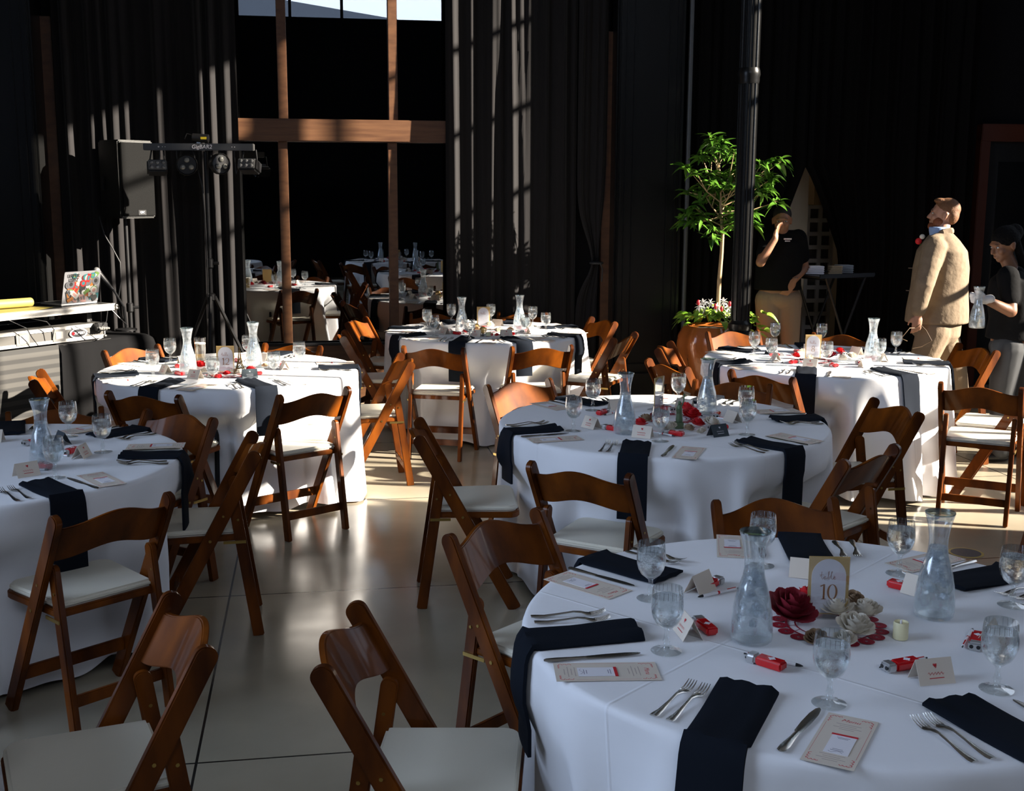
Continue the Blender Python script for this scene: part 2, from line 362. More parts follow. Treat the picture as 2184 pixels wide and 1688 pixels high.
# ------------------------------------------------------------------ drapes
def drape(label, u0, u1, v, seed, n=None, amp=.075, pull0=None, pull1=None, edge0=None, edge1=None, z0=.02, z1=ZC-.1, group='black floor length drapes', nz=26, top=.13, m=None):
    rnd = random.Random(seed); wdt = u1-u0; n = n or int(wdt*62)
    ph = [rnd.uniform(0, 6.28) for _ in range(6)]; fr = [rnd.uniform(.8, 1.2) for _ in range(6)]
    cr = []; x = rnd.uniform(.04, .12)
    while x < wdt: cr.append((x, rnd.uniform(.022, .045), rnd.uniform(.6, 1.0)*top, rnd.uniform(0, 6))); x += rnd.choice((.10, .16, .28, .36, .30))
    g = G(); vs = []; fs = []
    for j in range(nz+1):
        z = z0+(z1-z0)*j/nz
        for i in range(n+1):
            s = i/n; w = s*wdt; x = u0+w
            if edge0 or edge1:
                a = edge0(z) if edge0 else u0; b = edge1(z) if edge1 else u1; x = a+(b-a)*s
            if pull1: x -= max(0, u1-pull1(z))*math.exp(-(wdt-w)/.38)
            if pull0: x += max(0, pull0(z)-u0)*math.exp(-w/.38)
            y = .018*sin(w*2*pi/.071*fr[0]+ph[0]+.4*sin(z+ph[1]))+.022*sin(w*2*pi/.13*fr[1]+ph[1]+.3*sin(.8*z+ph[2]))
            for c, q, h, p in cr:
                dd = (w-c-.012*sin(z*1.1+p))/q
                if abs(dd) < 3: y += h*math.exp(-dd*dd)*(.85+.15*sin(z*.9+p))
            vs.append((x, -(v-.05+amp/.075*y*.9), z))
    for j in range(nz):
        for i in range(n): q = j*(n+1)+i; fs.append((q, q+1, q+n+2, q+n+1))
    g.add(vs, fs); o = room('drape', g, m or DRAPE, st=False, weld=False, sharp=180)
    tag(o, label, 'curtain', group); return o
ucl, _ = px_u(128, 400, .2); ucr, _ = px_u(512, 400, .2)
drape('black drape hanging to the left of the wood framed window behind the loudspeaker', ucl, ucr, .20, 3)
u0, _ = px_u(952, 400, .15); u1, _ = px_u(1232, 400, .15)
drape('wide black drape between the wood framed window and the tied back drape', u0, u1, .15, 11)
ut0, _ = px_u(1232, 400, .17); ut1, _ = px_u(1298, 300, .17); utm, ztm = px_u(1271, 561, .17)
def e0(z):
    k = math.exp(-((z-ztm)/.34)**2) if z > ztm else math.exp(-((z-ztm)/.22)**2)
    return ut0*(1-k)+(utm-.035)*k
def e1(z):
    k = math.exp(-((z-ztm)/.5)**2) if z > ztm else math.exp(-((z-ztm)/.4)**2)
    return (ut1 if z > ztm else ut0+.20)*(1-k)+(utm+.035)*k
drape('narrow black drape gathered by a cord tie beside the wide black column', ut0, ut1, .19, 23, n=40, amp=.06, top=.05, edge0=e0, edge1=e1, nz=90)
g = G(); g.lathe([(.05, -.012), (.062, -.006), (.062, .006), (.05, .012)], 16); g.tube([(.03, -.05, 0), (.05, -.06, -.05), (.045, -.06, -.16)], .006, 6)
o = build('curtain_tie', g, mat('black_cord', (.03, .03, .03), .8)); o.location = B(utm, .19, ztm); tag(o, 'black cord tied round the narrow gathered drape', 'curtain tie')
# drapes at the right with the pointed opening between them
ua, za = px_u(1722, 352, .25); ubr, zbr = px_u(1795, 545, .25); uml, zml = px_u(1668, 480, .25)
u0, _ = px_u(1466, 300, .25); u1, _ = px_u(2085, 300, .25)
def el(z):
    if z >= za: return ua
    t = min(1, (za-z)/(za-zml)*.9); return ua+(uml-ua)*t
def er(z):
    if z >= za: return ua
    t = min(1, (za-z)/(za-zbr)); return ua+(ubr-ua)*t**.85
drape('black drape left of the pointed opening behind the man in black', u0, ua+.004, .265, 31, m=DRAPE_SHADE, pull1=el, nz=60, amp=.06, top=.05)
drape('black drape right of the pointed opening behind the man in the tan suit', ua-.004, u1, .235, 37, m=DRAPE_SHADE, pull0=er, nz=60, amp=.06)
# service room seen through the opening
g = G(); uc = (OP0+OP1)/2; g.box((uc, 2.3, 1.6), (3.2, .1, 3.3)); g.box((uc-1.6, 1.2, 1.6), (.1, 2.2, 3.3)); g.box((uc+1.6, 1.2, 1.6), (.1, 2.2, 3.3)); g.box((uc, 1.2, 3.2), (3.2, 2.2, .1)); room('wall_service_room', g, BEIGEW)
area('service_room_fill', B(uc, -1.2, 3.1), B(uc, -1.2, 0), .6, .3, 3, (1, .85, .65))  # unseen lamp added to brighten the service room
g = G()                         # pale sheet hanging in the opening
cl, zc1 = px_u(1722, 352, -.3); c2, zc2 = px_u(1668, 490, -.3); c3, zc3 = px_u(1718, 545, -.3)
g.add([(cl+.01, .28, zc1+.12), (c2-.03, .30, zc2), (c2, .31, zc3-.5), (c3, .33, zc3-.5), (c3+.005, .30, zc2+.1)], [(0, 1, 2, 3, 4)]); k = len(g.v)
g.add([(x, y+.006, z) for x, y, z in g.v[:k]], [(4, 3, 2, 1, 0)]); g.add([g.v[i] for i in range(2*k)], [(i, (i+1) % k, (i+1) % k+k, i+k) for i in range(k)])
o = room('hanging_sheet', g, mat('beige_sheet', (.55, .48, .38), .8), st=False, sharp=10); tag(o, 'pale beige sheet hanging inside the pointed drape opening', 'sheet')
# tall grey storage rack with slots
t = empty('storage_rack', B(uc+.02, -.75), PHI); tag(t, 'tall pale grey rack with rows of slots inside the drape opening', 'rack')
GREYR = mat('pale_grey_rack', (.42, .41, .40), .5)
u0, z1_ = px_u(1729, 437, -.7); u1, z0_ = px_u(1776, 540, -.7); cx = 0
g = G(); w = u1-u0; ox = (u0+u1)/2-uc-.02
for x in (-w/2, 0, w/2): g.box((ox+x, 0, (z1_)/2), (.035, .03, z1_))
nr = 12
for k in range(nr+1): g.box((ox, 0, .1+(z1_-.12)*k/nr), (w, .03, .04))
build('frame', g, GREYR, t)
g = G(); g.box((ox, .06, z1_/2), (w, .01, z1_)); build('back_panel', g, mat('dark_rack_back', (.05, .045, .04), .8), t)
t = empty('open_box', B(uc+.05, -.65, z1_), PHI); g = G(); g.box((ox, 0, .14), (.42, .3, .28)); o = build('cardboard', g, mat('brown_cardboard', (.30, .20, .10), .8), t, bevel=.004)
tag(t, 'brown cardboard box on top of the pale grey rack', 'box'); g = G(); g.box((ox, -.152, .14), (.3, .004, .08)); build('printed_panel', g, BLACKPL, t)
# folding tray stand with a tray of linen inside the opening
tu, tz = px_u(1765, 586, .55)
t = empty('tray_stand', B(tu, .62), PHI+.3); tag(t, 'black folding tray stand with crossed legs behind the man in black', 'tray stand')
g = G(); g.box((0, 0, tz), (.62, .42, .02)); g.box((0, -.21, tz+.012), (.62, .012, .03)); g.box((0, .21, tz+.012), (.62, .012, .03)); build('tray', g, FRAMEM, t, bevel=.004)
for s in (-1, 1):
    for q in (-1, 1):
        g = G(); g.tube([(s*.25, q*.19, .0), (s*-.22, q*.19, tz-.01)], .011, 8); build('leg', g, FRAMEM, t)
g = G()
for s in (-1, 1): g.tube([(s*.22, -.19, tz-.02), (s*.22, .19, tz-.02)], .01, 8)
build('crossbar', g, FRAMEM, t)
zt = tz+.013
for k, (dx, dy, lx, ly, c) in enumerate(((-.17, .02, .16, .12, 'crumpled white linen at the left of the black tray'), (.0, -.05, .12, .1, 'beige folded cloth in the middle of the black tray'), (.17, .03, .16, .12, 'grey folded linen at the right of the black tray'))):
    g = G()
    for q in range(4): g.box((0, 0, .01+.018*q), (lx*(1-.05*q), ly, .016), 0, Matrix.Rotation(.12*q-.2, 3, 'Z'))
    o = build('folded_linen', g, [PAPERW, mat('beige_linen', (.35, .26, .16), .8), mat('grey_linen', (.30, .31, .33), .8)][k], bevel=.005)
    o.location = t.location+Matrix.Rotation(PHI+.3, 3, 'Z') @ Vector((dx, dy, zt)); tag(o, c, 'linen')
# red-brown door at the far right
g = G(); u0, zd = px_u(2090, 290, .05)
g.box((u0+.05, -.03, zd/2), (.10, .10, zd)); g.box((u0+.55, -.03, zd+.03), (1.1, .12, .16)); g.box((u0+1.0, -.03, zd/2), (.1, .1, zd))
dr = room('door_1', g, REDWOOD, bevel=.006)
g = G(); g.box((u0+.53, -.0, zd/2), (.86, .04, zd)); build('door_leaf', g, BLACKPL, dr, bevel=.004)
g = G(); g.box((u0+.53, -.025, zd*.55), (.62, .01, zd*.7)); build('door_glass', g, PANE, dr)
# yellow round sticker on the floor
g = G(); g.lathe([(0, 0), (.088, 0), (.088, .0012), (0, .0012)], 40, 0); g.lathe([(.068, .0013), (.075, .0013), (.075, .0018), (.068, .0018)], 40, 1)
g.box((0, .015, .0016), (.07, .012, .0006), 1); g.box((0, -.012, .0016), (.05, .012, .0006), 1)
o = build('floor_sticker', g, [mat('yellow_vinyl', (.42, .30, .07), .5), mat('dark_vinyl', (.05, .05, .06), .5)]); q = P(2060, 1180, 0); o.location = (q.x, q.y, .0005)
tag(o, 'round yellow sticker on the concrete floor behind table 10', 'sticker')
# ------------------------------------------------------------------ folding chairs
def outline(L, w, r0, r1, n=6):      # a board along +x with rounded ends (0 = square)
    pts = []
    def arc(cx, cy, r, a0, a1): return [(cx+r*cos(a0+(a1-a0)*k/n), cy+r*sin(a0+(a1-a0)*k/n)) for k in range(n+1)]
    h = w/2
    pts += arc(L-r1, h-r1, r1, pi/2, 0) if r1 else [(L, h)]
    pts += arc(L-r1, -h+r1, r1, 0, -pi/2) if r1 else [(L, -h)]
    pts += arc(r0, -h+r0, r0, -pi/2, -pi) if r0 else [(0, -h)]
    pts += arc(r0, h-r0, r0, pi, pi/2) if r0 else [(0, h)]
    return pts
def board(g, x, y0, z0, y1, z1, w, th, r0, r1, mi=0):      # a board in the plane x = const from (y0,z0) to (y1,z1)
    L = hypot(y1-y0, z1-z0); a = atan2(z1-z0, y1-y0)
    mt = Matrix.Translation((x-th/2, y0, z0)) @ Matrix(((0, 0, 1, 0), (cos(a), -sin(a), 0, 0), (sin(a), cos(a), 0, 0), (0, 0, 0, 1)))
    g.prism(outline(L, w, r0, r1), th, mi, mt)
RY0, RY1, RZ = .21, -.22, .79
def ry(z): return RY0+(RY1-RY0)*z/RZ
def seat_outline(grow=0, wf=.196, wb=.178, y0=-.13, y1=.225):
    pts = []; r = .05
    c = [(-wb-grow, y0-grow, .012), (wb+grow, y0-grow, .012), (wf+grow, y1+grow, r), (-wf-grow, y1+grow, r)]
    ang = [(-pi, -pi/2), (-pi/2, 0), (0, pi/2), (pi/2, pi)]
    for (x, y, q), (a0, a1) in zip(c, ang):
        sx = 1 if x > 0 else -1; sy = 1 if y > .05 else -1
        for k in range(6): a = a0+(a1-a0)*k/5; pts.append((x-sx*q+q*cos(a), y-sy*q+q*sin(a)))
    return pts
def make_chair():
    t = empty('folding_chair'); t['category'] = 'chair'
    for s in (-1, 1):
        g = G(); board(g, s*.209, RY0, 0, RY1, RZ, .056, .026, 0, .026); build('leg', g, WOOD, t, bevel=.004)
    for s in (-1, 1):
        g = G(); board(g, s*.180, -.205, 0, -.118, .60, .046, .024, 0, .021); build('leg', g, WOOD, t, bevel=.004)
    g = G(); n = 20; vs = []; fs = []
    for i in range(n+1):
        x = -.198+.396*i/n; q = x/.198; arch = .5+.5*cos(pi*max(-1, min(1, q*1.05)))
        zt = .742+.040*arch; zb = .618+.036*arch; bow = -.034*(1-q*q)
        for z, dy in ((zb, -.009), (zt, -.009), (zt, .009), (zb, .009)): vs.append((x, ry(z)+bow+dy, z))
    for i in range(n):
        for k in range(4): a = i*4+k; b = i*4+(k+1) % 4; fs.append((a, b, b+4, a+4))
    fs += [(3, 2, 1, 0), tuple(n*4+k for k in range(4))]
    g.add(vs, fs); build('backrest', g, WOOD, t, bevel=.003)
    g = G(); g.prism(seat_outline(), .026, 0, Matrix.Translation((0, 0, .442))); build('seat', g, VINYL, t, bevel=.009, seg=3)
    g = G(); g.prism(seat_outline(.006), .026, 0, Matrix.Translation((0, 0, .4155))); build('seat_frame', g, WOOD, t, bevel=.004)
    g = G(); g.box((0, -.173, .125), (.34, .016, .042)); build('stretcher', g, WOOD, t, bevel=.003)
    g = G(); g.box((0, ry(.15)+.004, .15), (.395, .016, .048)); build('stretcher', g, WOOD, t, bevel=.003)
    for s in (-1, 1):
        for xa, xb, y, z, r in ((.196, .2245, ry(.428), .428, .006), (.168, .1955, -.136, .505, .005), (.1965, .2235, ry(.53), .53, .005)):
            g = G(); g.tube([(s*xa, y, z), (s*xb, y, z)], r, 10); build('bolt', g, BRASS, t)
        g = G(); g.box((s*.196, -.12, .412), (.004, .09, .012)); build('hinge', g, BRASS, t)
    return t
CH = Stock(make_chair())
TAB = {'T11': (.7095, 5.4896), 'T8': (2.0177, 7.6278), 'T12': (-1.7058, 7.0814), 'CB': (-.2042, 9.12), 'T10': (.80, 2.85), 'T13': (-2.11, 4.63), 'T14': (-1.95, 2.38)}
DENT = {k: [] for k in TAB}
TN = {'T11': 'the shaded middle table', 'T8': 'the sunlit right table', 'T12': 'the sunlit left table', 'CB': 'the far table', 'T10': 'the nearest table', 'T13': 'the left edge table', 'T14': 'the bottom left table'}
chairs = [
 ('T11', (1127, 988), (1343, 1016), 'dark folding chair with its back to us in front of the shaded middle table'),
 ('T11', (889, 892), (889, 935), 'dark wooden folding chair seen side on at the left of the shaded middle table'),
 ('T11', (1031, 823), (1174, 808), 'sunlit orange wooden folding chair behind the left of the shaded middle table'),
 ('T11', (1486, 811), (1642, 821), 'wooden folding chair behind the right carafe of the shaded middle table'),
 ('T11', (1864, 849), (1971, 884), 'reddish wooden folding chair at the right of the shaded middle table, farther of two'),
 ('T11', (1798, 987), (1922, 949), 'dark wooden folding chair at the right of the shaded middle table, nearer of two'),
 ('T8', (1553, 790), (1693, 808), 'wooden folding chair with one sunlit orange rail at the front left of table 8'),
 ('T8', (1500, 709), (1622, 705), 'orange wooden folding chair behind table 8 next to the potted tree'),
 ('T8', (1744, 711), (1850, 717), 'orange wooden folding chair at the very back of table 8'),
 ('T8', (1427, 729), (1400, 745), 'orange folding chair at the left of table 8, farther of the close pair'),
 ('T8', (1382, 767), (1460, 785), 'orange folding chair at the left of table 8, nearer of the close pair'),
 ('T8', (2048, 733), (2130, 750), 'orange wooden folding chair at the back right of table 8 beside the tan suit'),
 ('T8', (2018, 818), (2166, 829), 'dark wooden folding chair with its back to us at the front right of table 8'),
 ('T12', (214, 750), (339, 735), 'bright orange glaring folding chair at the back left of table 12'),
 ('T12', (563, 733), (689, 739), 'orange wooden folding chair behind the right carafe of table 12'),
 ('T12', (228, 837), (378, 846), 'dark wooden folding chair at the front left of table 12'),
 ('T12', (596, 846), (747, 827), 'sunlit brown folding chair with its back to us in front of table 12'),
 ('T12', (857, 754), (881, 775), 'orange wooden folding chair seen side on at the right of table 12'),
 ('T12', (83, 788), (65, 815), 'orange wooden folding chair at the left of table 12 by the striped skirt'),
 ('T13', (317, 875), (459, 893), 'dark wooden folding chair at the back right of the left edge table'),
 ('T13', (20, 880), (213, 869), 'dark wooden folding chair behind the left edge table, cut by the frame'),
 ('T13', (544, 921), (548, 968), 'dark wooden folding chair seen side on at the right of the left edge table'),
 ('T13', (118, 1107), (366, 1055), 'large dark wooden folding chair in front of the left edge table'),
 ('T14', (373, 1264), (451, 1386), 'brown folding chair cut by the bottom edge, left of the nearest pair'),
 ('T10', (753, 1285), (674, 1431), 'brown folding chair cut by the bottom edge, right of the nearest pair'),
 ('T10', (947, 1144), (1146, 1084), 'brown wooden folding chair at the upper left of table 10'),
 ('T10', (1518, 1069), (1782, 1062), 'wide looking brown folding chair behind table 10'),
 ('CB', (880, 664), (973, 664), 'orange wooden folding chair behind the far table at its left'),
 ('CB', (1066, 667), (1166, 670), 'orange wooden folding chair behind the right of the far table'),
 ('CB', (858, 740), (989, 744), 'brown folding chair, back to us, at the front left of the far table'),
 ('CB', (1092, 742), (1221, 738), 'dark brown folding chair, back to us, at the front right of the far table'),
 ('CB', (735, 690), (781, 676), 'orange folding chair at the left of the far table, farther of two'),
 ('CB', (732, 702), (728, 724), 'pale railed folding chair at the left of the far table, nearer of two'),
 ('CB', (1256, 675), (1324, 690), 'orange folding chair at the right of the far table, farther of two'),
 ('CB', (1312, 723), (1358, 710), 'orange folding chair at the right of the far table, nearer of two'),
]
def dent(tb, o, h):                         # a pushed-in seat pushes the cloth in: remember where and how far
    cx, cy = TAB[tb]; r = Vector((h.y, -h.x, 0)); best = 9; al = atan2(o.y-cy, o.x-cx); ds = []
    for x in (-.225, -.11, 0, .11, .225):
        for y in (.235, .12, 0):
            q = o+r*x+h*y; d = hypot(q.x-cx, q.y-cy); best = min(best, d)
            if d < .90: e = atan2(q.y-cy, q.x-cx)-al; ds.append((e+pi) % (2*pi)-pi)
    if best < .86 and ds: DENT[tb].append((al+(min(ds)+max(ds))/2, (max(ds)-min(ds))/2, best-.02))
for tb, a, b, lb in chairs:
    A = P(*a, RZ-.004); Bq = P(*b, RZ-.004); m = (A+Bq)/2; d = Bq-A
    h = Vector((-d.y, d.x, 0)).normalized(); tc = Vector((*TAB[tb], 0)) - m; tc.z = 0
    if h.dot(tc) < 0: h = -h
    if tb == 'CB' and a[1] < 671: h = Vector((h.x*.5, -1, 0)).normalized()
    if tb == 'CB' and a[1] < 671:
        m = Vector((m.x*.965, 10.33+.167*m.x, 0))
    o = m+h*.22; c = CH.get((o.x, o.y, 0), atan2(h.y, h.x)-pi/2); dent(tb, o, h)
    tag(c, lb, 'chair', 'wooden folding chairs with cream seats')
# two more chairs cut by the right edge
f1 = P(2027, 1065, 0); f2 = P(2057, 1048, 0); hd = Vector((-.62, -.1, 0)).normalized(); hd = Vector((-.86, .5, 0)).normalized()
c = CH.get((f1.x+.21*.86+.02+.10, f1.y+.10, 0), atan2(hd.y, hd.x)-pi/2); tag(c, 'wooden folding chair at the right of table 8, cut by the right edge', 'chair', 'wooden folding chairs with cream seats')
c = CH.get((1.92, 3.90, 0), atan2(-.68, -.73)-pi/2); tag(c, 'sliver of a wooden folding chair at the right edge behind table 10', 'chair', 'wooden folding chairs with cream seats')
# ------------------------------------------------------------------ tables and cloths
TZ = .765
def make_table():
    t = empty('round_table'); t['category'] = 'table'
    g = G(); g.lathe([(0, 0), (.745, 0), (.755, .006), (.755, .016), (.745, .022), (0, .022)], 48); g.xf(Matrix.Translation((0, 0, .738))); build('tabletop', g, mat('plywood_top', (.35, .24, .13), .5), t)
    for sx in (-1, 1):
        for sy in (-1, 1):
            g = G(); g.tube([(sx*.42, sy*.33, .738), (sx*.47, sy*.36, .02), (sx*.47, sy*.36, 0)], [.014, .014, .02], 10); build('leg', g, FRAMEM, t)
    return t
TS = Stock(make_table())
class Skirt:
    def __init__(s, seed, dents=()):
        s.d = dents
        r = random.Random(seed); s.a = [(k, r.uniform(0, 6.28), w*r.uniform(.6, 1.3)) for k, w in ((3, .3), (5, .5), (8, .8), (11, .9), (14, .9), (19, .5), (26, .25))]
        s.b = r.uniform(0, 6.28)
    def fold(s, th): return sum(w*sin(k*th+p) for k, p, w in s.a)/2.0
    def R(s, th, z):
        t = max(0, (TZ-z)/TZ); f = s.fold(th+.10*sin(3*th+s.b)*t); f2 = abs(f)**.8*(1 if f > 0 else -1)
        R_ = .772+.040*t+.088*t**.9*f2+.012*t*sin(37*th+4*z)*.5
        wz = max(0, min(1, (.66-z)/.17)); wz = wz*wz*(3-2*wz)
        if wz > 0:
            for a, hw, lim in s.d:
                e = abs((th-a+pi) % (2*pi)-pi); w = max(0, min(1, 1-(e-hw)/.15)); w = w*w*(3-2*w)*wz
                if w > 0: R_ = R_*(1-w)+min(R_, lim)*w
        return R_
def make_cloth(key, seed, label):
    s = Skirt(seed, DENT[key]); g = G(); N = 300; vs = []; fs = []
    rr = [0, .25, .5, .66, .735, .757]
    rings = [(r, TZ) for r in rr]
    for r in rr:
        for k in range(N): th = 2*pi*k/N; vs.append((r*cos(th), r*sin(th), TZ+.0006*sin(9*th+r*20)*(r > .1)))
    zs = [TZ-.0025, TZ-.009, TZ-.02, TZ-.04, TZ-.08, TZ-.13]+[TZ-.13-.062*k for k in range(1, 10)]+[.028]
    for j, z in enumerate(zs):
        for k in range(N):
            th = 2*pi*k/N; R_ = s.R(th, z)
            if j == 0: R_ = .764
            elif j == 1: R_ = min(R_, .7695)
            zz = z if j < len(zs)-1 else z+.02*s.fold(th*.7+1)
            vs.append((R_*cos(th), R_*sin(th), max(.012, zz)))
    nr = len(rr)+len(zs)
    for i in range(nr-1):
        for k in range(N):
            a = i*N+k; b = i*N+(k+1) % N
            if i == 0: fs.append((a, (i+1)*N+k, (i+1)*N+(k+1) % N)) 
            else: fs.append((a, b, (i+1)*N+(k+1) % N, (i+1)*N+k))
    g.add(vs, fs); o = build('tablecloth', g, CLOTHM, sharp=180, weld=True); o.location = (*TAB[key], 0)
    tag(o, label, 'tablecloth', 'white round tablecloths'); return s
def cloth_mat():
    m = CLOTH; nt = m.node_tree; b = nt.nodes['Principled BSDF']; bp = b.inputs['Normal'].links[0].from_node
    tc = nt.nodes.new('ShaderNodeTexCoord'); mp = nt.nodes.new('ShaderNodeMapping'); mp.inputs['Rotation'].default_value = (0, 0, .72)
    sp = nt.nodes.new('ShaderNodeSeparateXYZ'); nt.links.new(tc.outputs['Object'], mp.inputs[0]); nt.links.new(mp.outputs[0], sp.inputs[0])
    hs = []
    for i, (sp_, off) in enumerate(((.62, .13), (.62, .30))):      # pressed creases
        q = nt.nodes.new('ShaderNodeMath'); q.operation = 'ADD'; q.inputs[1].default_value = off; nt.links.new(sp.outputs[i], q.inputs[0])
        p_ = nt.nodes.new('ShaderNodeMath'); p_.operation = 'PINGPONG'; p_.inputs[1].default_value = sp_; nt.links.new(q.outputs[0], p_.inputs[0])
        r = nt.nodes.new('ShaderNodeMapRange'); r.inputs[1].default_value = 0; r.inputs[2].default_value = .006; r.inputs[3].default_value = 1; r.inputs[4].default_value = 0; nt.links.new(p_.outputs[0], r.inputs[0]); hs.append(r)
    ad = nt.nodes.new('ShaderNodeMath'); ad.operation = 'ADD'; nt.links.new(hs[0].outputs[0], ad.inputs[0]); nt.links.new(hs[1].outputs[0], ad.inputs[1])
    b2 = nt.nodes.new('ShaderNodeBump'); b2.inputs['Strength'].default_value = .5; b2.inputs['Distance'].default_value = .003
    nt.links.new(ad.outputs[0], b2.inputs['Height']); nt.links.new(bp.outputs[0], b2.inputs['Normal']); nt.links.new(b2.outputs[0], b.inputs['Normal'])
    return m
CLOTHM = cloth_mat()
SK = {}
for i, (k, lb) in enumerate((('T11', 'white tablecloth on the shaded middle table, hanging in folds to the floor'), ('T8', 'white tablecloth on table 8 in front of the potted tree'),
    ('T12', 'sunlit white tablecloth on table 12 beside the striped skirt'), ('CB', 'white tablecloth on the far table by the window'),
    ('T10', 'white tablecloth on table 10, the nearest big table'), ('T13', 'bluish white tablecloth on the table cut by the left edge'), ('T14', 'corner of a white tablecloth at the bottom left'))):
    SK[k] = make_cloth(k, 40+i*3, lb)
    o = TS.get((*TAB[k], 0), i*.5); tag(o, 'round folding table under the cloth of '+TN[k], 'table', 'round tables under white cloths')
# ------------------------------------------------------------------ napkins
SEATN = ['right', 'back right', 'back', 'back left', 'left', 'front left', 'front', 'front right']
def seatname(a): return SEATN[int(round((a % 360)/45)) % 8]
ZT = TZ+.0015
def napkin(key, ang, sn, r0=.49, w=.135, drop=.27, skew=0, curl=1):
    rnd = random.Random(hash((key, round(ang))) % 9999 if False else int(ang*7+len(key)*31)); s = SK[key]; cx, cy = TAB[key]; a = rad(ang)
    u = Vector((cos(a), sin(a), 0)); v = Vector((-sin(a), cos(a), 0)); NW = 9; path = []
    n1 = 9; 
    for i in range(n1): path.append(('f', r0+(.752-r0)*i/(n1-1)))
    for z in [TZ+.004, TZ-.012, TZ-.03, TZ-.06]+[TZ-.06-(drop-.06)*k/6 for k in range(1, 7)]: path.append(('d', z))
    top = []; bot = []
    for i, (m, q) in enumerate(path):
        rt = []; rb = []
        for k in range(NW):
            t = (k/(NW-1)-.5)*w
            lift = .0
            if m == 'f':
                sfrac = i/(n1-1); x = q; y = t+skew*(1-sfrac)*.25
                lift = curl*.008*max(0, 1-sfrac*2.2)*abs(sin(k*.9+rnd.random()*.2+ang)) + .0012*sin(k*1.3+i*.8)
                p = u*x+v*y; base = ZT+.001
                if k == 0 or k == NW-1: th_ = .004
                else: th_ = .011
                rt.append(Vector((cx, cy, 0))+p+Vector((0, 0, base+th_+lift))); rb.append(Vector((cx, cy, 0))+p+Vector((0, 0, base+lift*.7)))
            else:
                th = a+t/.79; z = q
                zc = min(z, TZ-.002); R_ = s.R(th, zc)+.006+.004*(z < TZ-.02)
                if z > TZ: R_ = .768; 
                R_ = max(R_, .774)if z < TZ else R_
                dirv = Vector((cos(th), sin(th), 0)); o_ = .006 if z > TZ else .009
                pt = Vector((cx, cy, 0))+dirv*R_+Vector((0, 0, z+(.002 if z > TZ else 0)))
                rb.append(pt-dirv*0); rt.append(pt+dirv*o_+Vector((0, 0, .009 if z > TZ else .004*(z > TZ-.02))))
        top.append(rt); bot.append(rb)
    g = G(); n = len(path); vs = [q for r_ in top for q in r_]+[q for r_ in bot for q in r_]; O = n*NW; fs = []
    for i in range(n-1):
        for k in range(NW-1):
            q = i*NW+k; fs.append((q, q+1, q+NW+1, q+NW)); fs.append((O+q, O+q+NW, O+q+NW+1, O+q+1))
        fs.append((i*NW, (i+1)*NW, O+(i+1)*NW, O+i*NW)); e = NW-1; fs.append((i*NW+e, O+i*NW+e, O+(i+1)*NW+e, (i+1)*NW+e))
    for k in range(NW-1): fs.append((k, O+k, O+k+1, k+1)); q = (n-1)*NW+k; fs.append((q, q+1, O+q+1, O+q))
    g.add(vs, fs)
    for i in range(len(g.v)): g.v[i] = tuple(Vector(g.v[i])-Vector((cx, cy, 0)))
    o = build('napkin', g, NAVY, sharp=60); o.location = (cx, cy, 0)
    tag(o, f'black cloth napkin draped over the edge at the {sn} of {TN[key]}', 'napkin', 'black draped napkins')
# ------------------------------------------------------------------ cutlery, menus, cards
def make_fork():
    g = G(); L = .19; vs = []; fs = []           # handle towards +x (the diner), tines towards -x
    prof = [(.095, .0085, .004), (.085, .0100, .0035), (.06, .007, .003), (.02, .0040, .007), (-.015, .0038, .011), (-.035, .0070, .009), (-.048, .0115, .005), (-.060, .0120, .0035)]
    for x, w, z in prof:
        for s_, dz in ((-1, 0), (-.6, .0022), (.6, .0022), (1, 0), (.6, -.0012), (-.6, -.0012)): vs.append((x, w*s_, z+dz))
    for i in range(len(prof)-1):
        for k in range(6): a = i*6+k; b = i*6+(k+1) % 6; fs.append((a, b, b+6, a+6))
    fs += [tuple(range(6))[::-1], tuple((len(prof)-1)*6+k for k in range(6))]
    g.add(vs, fs)
    for k in range(4):
        y = -.0098+.0065*k; g.tube([(-.058, y, .0040), (-.072, y, .0050), (-.088, y, .0095), (-.098, y*.97, .0145)], [.0019, .0017, .0014, .0007], 6)
    return build('fork', g, STEEL, sharp=60)
def make_knife():
    g = G(); vs = []; fs = []
    prof = [(.118, .004, .004), (.112, .0095, .005), (.09, .0105, .005), (.05, .0070, .004), (.02, .0060, .0035), (.015, .0085, .0015), (-.03, .0105, .0012), (-.08, .0100, .001), (-.108, .006, .0008), (-.115, .0015, .0006)]
    for x, w, h in prof:
        for s_, dz in ((-1, 0), (-.5, 1), (.5, 1), (1, 0), (.5, -.6), (-.5, -.6)): vs.append((x, w*s_, .0035+h*dz*.6))
    for i in range(len(prof)-1):
        for k in range(6): a = i*6+k; b = i*6+(k+1) % 6; fs.append((a, b, b+6, a+6))
    fs += [tuple(range(6))[::-1], tuple((len(prof)-1)*6+k for k in range(6))]
    g.add(vs, fs); return build('knife', g, STEEL, sharp=50)
def text_geo(s, size, shear=0, offset=0):
    c = bpy.data.curves.new('lettering', 'FONT'); c.body = s; c.size = size; c.align_x = 'CENTER'; c.align_y = 'CENTER'; c.shear = shear; c.offset = offset; c.resolution_u = 3
    o = bpy.data.objects.new('lettering', c); COL.objects.link(o)
    me = o.to_mesh(); vs = [tuple(v.co) for v in me.vertices]; fs = [tuple(p.vertices) for p in me.polygons]; o.to_mesh_clear()
    bpy.data.objects.remove(o); bpy.data.curves.remove(c); return vs, fs
def lettering(g, s, size, mt, mi, shear=0, offset=0):
    vs, fs = text_geo(s, size, shear, offset); g.add([mt @ Vector(v) for v in vs], fs, mi)
